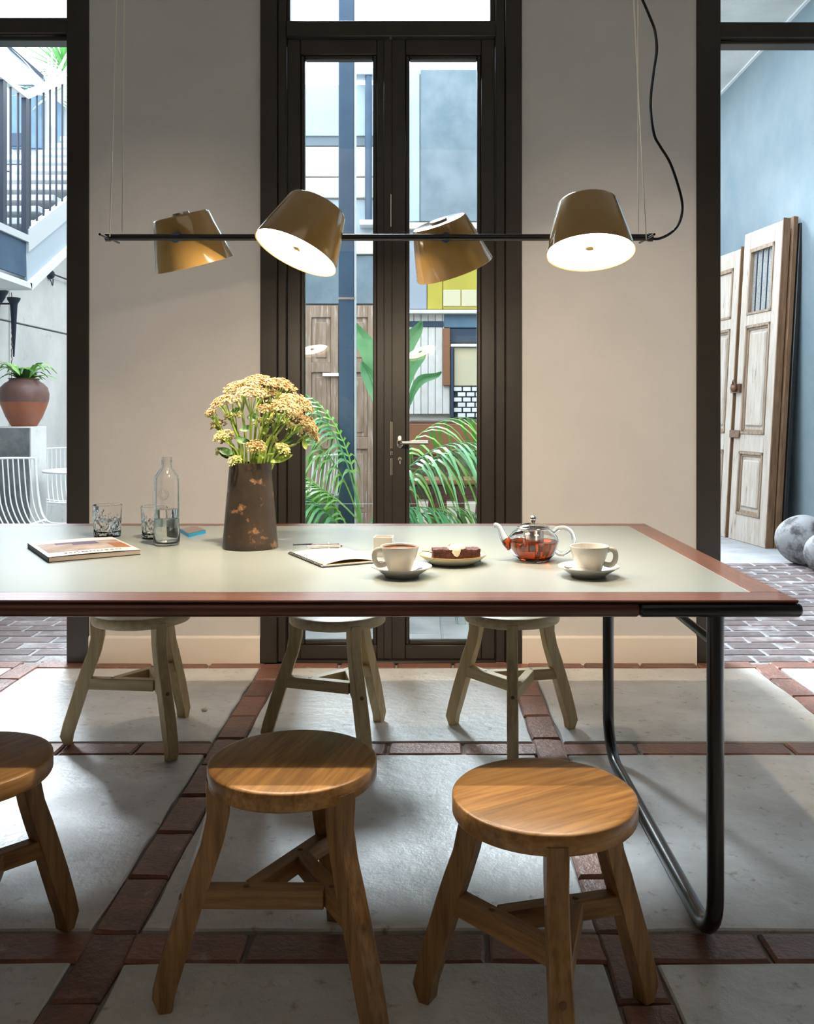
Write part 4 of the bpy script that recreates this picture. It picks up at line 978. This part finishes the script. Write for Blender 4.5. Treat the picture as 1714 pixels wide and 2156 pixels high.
for (y0, x0, x1) in ((.02, -.03, .02), (.0, .0, .05), (-.03, -.04, .01), (-.055, -.01, .05)):
    MB().box((x0, y0, .0142), (x1, y0+.0012, .0146)).build('pencil_line', 'ink', pg, smooth=False)
b = MB()
for k in range(22):
    y = -nl/2+.008 + k*(nl-.016)/21; b.tube(bez([(-nw/2+.004, y, .005), (-nw/2-.003, y, .0065), (-nw/2-.0065, y, .003), (-nw/2-.003, y, .0008)], 3), .0013, 5)
b.build('spiral_binding', 'darkcover', t)
t = thing('pen', 'slim bronze pen resting on top of the open notebook', 'pen', (-.272, 2.452, TZ+.0135), 12)
MB().tube([(-.045, 0, .0035), (.045, 0, .0035)], .0036, 10).build('barrel', 'chrome', t); MB().tube([(.045, 0, .0035), (.05, 0, .0035)], [.0036, .002], 10).build('cap', 'leather', t)
MB().box((.0, -.001, .0072), (.035, .001, .0084)).build('clip', 'mirrorsteel', t, smooth=False)
t = thing('pen_case', 'dark brown leather pen loop behind the bronze pen', 'pen case', (-.277, 2.483, TZ+.0085), 10)
MB().box((-.038, -.011, 0), (.046, .011, .012), bev=.004).build('body', 'leather', t); MB().tube([(-.085, .004, .010), (-.03, .004, .011)], .0022, 8).build('pen_tip', 'black', t); MB().box((.012, -.0115, .0), (.016, .0115, .0128)).build('strap', 'chrome', t, smooth=False)
# square pot
t = thing('square_sugar_pot', 'small square white ceramic pot behind the coffee cup', 'pot', (-.105, 2.40, TZ), -3)
b = MB(); a = .0255; hh = .052
b.rings([[(sx*r_, sy*r_, z) for sx, sy in ((-1,-1),(1,-1),(1,1),(-1,1))] for r_, z in ((a*.94, 0), (a, hh), (a*.88, hh), (a*.84, .006))]); b.build('body', 'porcelain', t, smooth=False)
# cups
def cup(loc, label, hang, coffee):
    t = thing('coffee_cup', label, 'cup', (loc[0], loc[1], TZ+.0075), hang, 'white porcelain coffee cups')
    b = MB().lathe([(0, .002), (.024, .002), (.025, 0), (.0275, 0), (.0285, .006), (.034, .022), (.0415, .044), (.0455, .060), (.0460, .0625), (.0452, .0638), (.0430, .0632), (.0418, .058), (.038, .040), (.030, .018), (.022, .0075), (0, .0065)], 56).build('body', 'porcelain', t, angle=60)
    b = MB(); b.tube(bez([(.0415, 0, .054), (.050, 0, .0565), (.0585, 0, .052), (.0610, 0, .040), (.0575, 0, .027), (.049, 0, .020), (.0335, 0, .0215)], 5), .0043, 10, flat=1.5); b.build('handle', 'porcelain', t)
    if coffee:
        MB().lathe([(0, .054), (.036, .0545), (.0395, .056), (.0408, .0595)], 48).build('coffee_foam', 'coffee', t)
    else: MB().lathe([(0, .014), (.0265, .0145)], 32).build('coffee_dregs', 'coffee', t)
    return t
def saucer(loc, label):
    t = MB().lathe([(0, .0065), (.026, .0065), (.030, .0085), (.052, .0165), (.0695, .0240), (.0715, .0245), (.0718, .0228), (.055, .0125), (.043, .0055), (.040, 0.0), (.037, 0), (.036, .003), (0, .003)], 64).build('saucer', 'porcelain', angle=50)
    t.location = (loc[0], loc[1], TZ); tag(t, label, 'saucer', 'white saucers'); return t
def spoon(loc, rz, label, flip=0):
    t = thing('teaspoon', label, 'spoon', loc, rz, 'steel teaspoons'); b = MB()
    out = [];
    for x, w_, z in ((0, .002, .0), (.005, .0085, -.001), (.014, .0115, -.0025), (.024, .010, -.0015), (.032, .004, .001), (.04, .0022, .003), (.07, .0022, .0062), (.095, .004, .0065), (.105, .0045, .0062), (.110, .002, .006)):
        out.append([(x, -w_, z+.0012), (x, 0, z-.0008*(1 if x < .03 else 0)), (x, w_, z+.0012), (x, 0, z+.0014)])
    b.rings(out); b.build('spoon_body', 'mirrorsteel', t); return t
c1 = (-.0494, 2.10); c2 = (.392, 2.10)
saucer(c1, 'white saucer under the foam filled coffee cup'); saucer(c2, 'white saucer under the cup nearest the table corner')
cup((c1[0]-.0055, c1[1]+.004), 'white coffee cup with brown foam inside, handle to the left', 195, True); cup((c2[0]+.003, c2[1]+.004), 'plain white cup near the table corner, handle to the right', -12, False)
s1 = spoon((c1[0]+.030, c1[1]-.044, TZ+.0205), 62, 'steel teaspoon on the saucer beside the foamy coffee cup'); s1.rotation_euler = (R(-18), R(-3), R(62))
s2 = spoon((c2[0]-.062, c2[1]-.022, TZ+.0255), 20, 'steel teaspoon on the saucer left of the plain cup'); s2.rotation_euler = (R(6), R(9), R(-8)); s2.scale = (.55, .8, .8)
# cake plate
pz_ = 2.28; pxw = tabX(953, pz_)
t = thing('cake_plate', 'cream plate with thin ochre rim under the cake', 'plate', (pxw, pz_, TZ))
MB().lathe([(0, .006), (.045, .006), (.062, .010), (.080, .0195), (.0845, .0235), (.0858, .0232), (.084, .019), (.066, .006), (.055, .0015), (.052, 0), (.048, 0), (0, .002)], 64).build('dish', 'stoneware', t, angle=60)
b = MB(); b.tube([(.0853*math.cos(2*math.pi*k/64), .0853*math.sin(2*math.pi*k/64), .0236) for k in range(65)], .0011, 6, cap=False); b.build('rim', 'rim', t)
t = thing('cake_slice', 'slab of dark chocolate cake topped with cream on the plate', 'cake', (pxw+.008, pz_-.006, TZ+.0085), 4)
b = MB(); r = random.Random(5); nx_, ny_, nz_ = 30, 10, 8
vs = {}
import mathutils
def cakept(i, j, k):
    x = -.060 + .120*i/nx_; y = -.022 + .048*j/ny_; z = .030*k/nz_
    n_ = mathutils.noise.noise(Vector((x, y, z))*160)*.0022 + mathutils.noise.noise(Vector((x, y, z))*60)*.002
    cx_ = 1 + (.02 if k < 2 else 0)
    v = Vector((x*cx_, y, z)); d = Vector((x/.06, y/.024, (z-.015)/.015)); m_ = max(abs(d.x), abs(d.y), abs(d.z)); nd = Vector([c if abs(c) > .97*m_ else 0 for c in d])
    return v + nd.normalized()*n_ if nd.length else v
def gv(i, j, k):
    if (i,j,k) not in vs: vs[i,j,k] = b.v(cakept(i,j,k))
    return vs[i,j,k]
for i in range(nx_):
    for j in range(ny_):
        for k in (0, nz_): b.bm.faces.new((gv(i,j,k), gv(i+1,j,k), gv(i+1,j+1,k), gv(i,j+1,k)))
    for k in range(nz_):
        for j in (0, ny_): b.bm.faces.new((gv(i,j,k), gv(i+1,j,k), gv(i+1,j,k+1), gv(i,j,k+1)))
for j in range(ny_):
    for k in range(nz_):
        for i in (0, nx_): b.bm.faces.new((gv(i,j,k), gv(i,j+1,k), gv(i,j+1,k+1), gv(i,j,k+1)))
b.build('sponge', 'cake', t)
b = MB(); n = 28; rings = []
prof = [(.0, .0430), (.008, .0425), (.015, .0400), (.019, .036), (.022, .0325), (.0225, .0305)]
for r_, z in prof:
    ring = []
    for k in range(n):
        a = 2*math.pi*k/n; rr = r_*(1+.10*math.sin(3*a+1)+.05*math.sin(7*a)); x, y, zz = rr*math.cos(a), rr*math.sin(a)*.85, z
        g_ = max(0, math.cos(a+math.pi/2))**6      # the drip over the front face
        if r_ > .018: y -= .004*g_; zz -= {.019: .001, .022: .005, .0225: .018}[r_]*g_
        ring.append((x, y-.003, zz))
    rings.append(ring)
b.rings(rings, True, True)
b.build('cream', 'cream', t, angle=80)
b = MB(); r = random.Random(8)
for k in range(26):
    a = r.uniform(0, 6.28); q = r.uniform(0, .020); b.ball((q*math.cos(a)-.004, q*math.sin(a)*.8-.003, .0425-q*q*17), r.uniform(.0012, .0026), (1, .8, .7), 6, 4)
b.build('nut_crumbs', 'nut', t)['kind'] = 'stuff'
b = MB(); drip = [(0, -.0235, .033), (.001, -.0262, .028), (.001, -.0268, .020), (.001, -.0262, .013)]
b.tube(bez(drip, 4), [.011, .0108, .0105, .010, .0098, .0092, .0085, .0078, .007, .006, .0045, .003, .0012], 14, flat=.28); b.build('cream_drip', 'cream', t)
t = thing('dessert_fork', 'steel dessert fork lying behind the cake on its plate', 'fork', (pxw-.075, pz_+.018, TZ+.028), 8)
MB().tube([(-.004, 0, 0), (.04, .0, -.006), (.07, .0, -.008)], .0016, 6).build('handle', 'mirrorsteel', t)
b = MB()
for k in range(3): b.tube([(.07, 0, -.008), (.078, (k-1)*.004, -.009), (.098, (k-1)*.004, -.010)], .0012, 5)
b.build('tines', 'mirrorsteel', t)
# teapot
tzp = 2.33
t = thing('glass_teapot', 'round glass teapot of amber tea with steel strainer lid', 'teapot', (tabX(1123, tzp), tzp, TZ))
MB().lathe([(0, .002), (.038, .001), (.041, .0), (.043, .003), (.055, .016), (.064, .034), (.0665, .048), (.064, .060), (.055, .073), (.045, .080), (.040, .083), (.038, .083), (.038, .0815), (.0435, .0785), (.0535, .0715), (.0622, .0592), (.0645, .048), (.062, .0345), (.053, .0175), (.042, .0055), (.036, .0045), (0, .0042)], 64).build('glass_body', 'glass', t, angle=60)
MB().lathe([(0, .0045), (.036, .0048), (.0416, .0058), (.0526, .0178), (.0616, .0347), (.0640, .047), (.0637, .051), (0, .051)], 56).build('tea', 'tea', t, angle=60)
MB().lathe([(.0375, .0835), (.0375, .0805), (.0275, .079), (.0275, .030), (.0, .030)], 40).build('strainer', 'mirrorsteel', t)
lid = MB().lathe([(.040, .0835), (.0425, .0845), (.0425, .0865), (.040, .0875), (.0385, .0872), (.0385, .0838)], 48).build('lid_rim', 'mirrorsteel', t)
MB().lathe([(.040, .0875), (.034, .0915), (.020, .0955), (.006, .097), (0, .097), (0, .0955), (.006, .0955), (.020, .094), (.033, .090), (.0385, .0868)], 48).build('glass_dome', 'glass', lid)
MB().lathe([(0, .096), (.005, .096), (.0045, .099), (.006, .101), (.0078, .104), (.0085, .108), (.0078, .112), (.0055, .115), (0, .1165)], 24).build('knob', 'mirrorsteel', lid)
MB().tube(bez([(.054, 0, .074), (.066, 0, .083), (.084, 0, .084), (.100, 0, .072), (.106, 0, .052), (.100, 0, .032), (.082, 0, .017), (.064, 0, .018), (.058, 0, .026)], 5), .0062, 12).build('handle', 'glass', t)
b = MB(); sp = [(-.058, 0, .038), (-.070, 0, .048), (-.080, 0, .066), (-.088, 0, .083), (-.096, 0, .091), (-.104, 0, .091)]
b.tube(bez(sp, 4), [.0165, .0155, .0145, .0135, .0128, .012, .0112, .0104, .0098, .0092, .0087, .0083, .008, .0078, .0075, .0072, .007, .0067, .0064, .006, .0055], 16); b.build('spout', 'glass', t)
b = MB(); b.tube(bez([(-.056, 0, .037), (-.066, 0, .045), (-.0735, 0, .054)], 4), [.0145, .014, .013, .0125, .0118, .011, .0103, .0098, .0094], 14); b.build('spout_tea', 'tea', t)
# debris on the floor
for i, (px, py, r_, lab) in enumerate(((430, 1497, .010, 'small pale plaster crumb on the floor slab below the table'),)):
    z = H*F/(py-VY); b = MB(); b.ball((0, 0, r_*.5), r_, (1.2, 1, .6), 8, 6); o = b.build('plaster_crumb', 'debris'); o.location = ((px-VX)/F*z, z, 0); tag(o, lab, 'crumb')
# ceiling spotlights: the housings of the three lamps washing the rear wall
for i, sx in enumerate((-1.15, -.15, .85)):
    t = thing('ceiling_spotlight', ('black ceiling spotlight aimed at the pier left of the door', 'black ceiling spotlight aimed at the double door', 'black ceiling spotlight aimed at the pier right of the door')[i], 'spotlight', (sx, 2.70, 3.7), 0, 'ceiling spotlights')
    MB().tube([(0, 0, 0), (0, 0, -.14)], .008, 8).build('stem', 'black', t)
    d = Vector((0, 1.25, -3.3)).normalized(); c = Vector((0, .01, -.20)); MB().tube([c - d*.06, c + d*.035], .045, 20).build('housing', 'black', t)
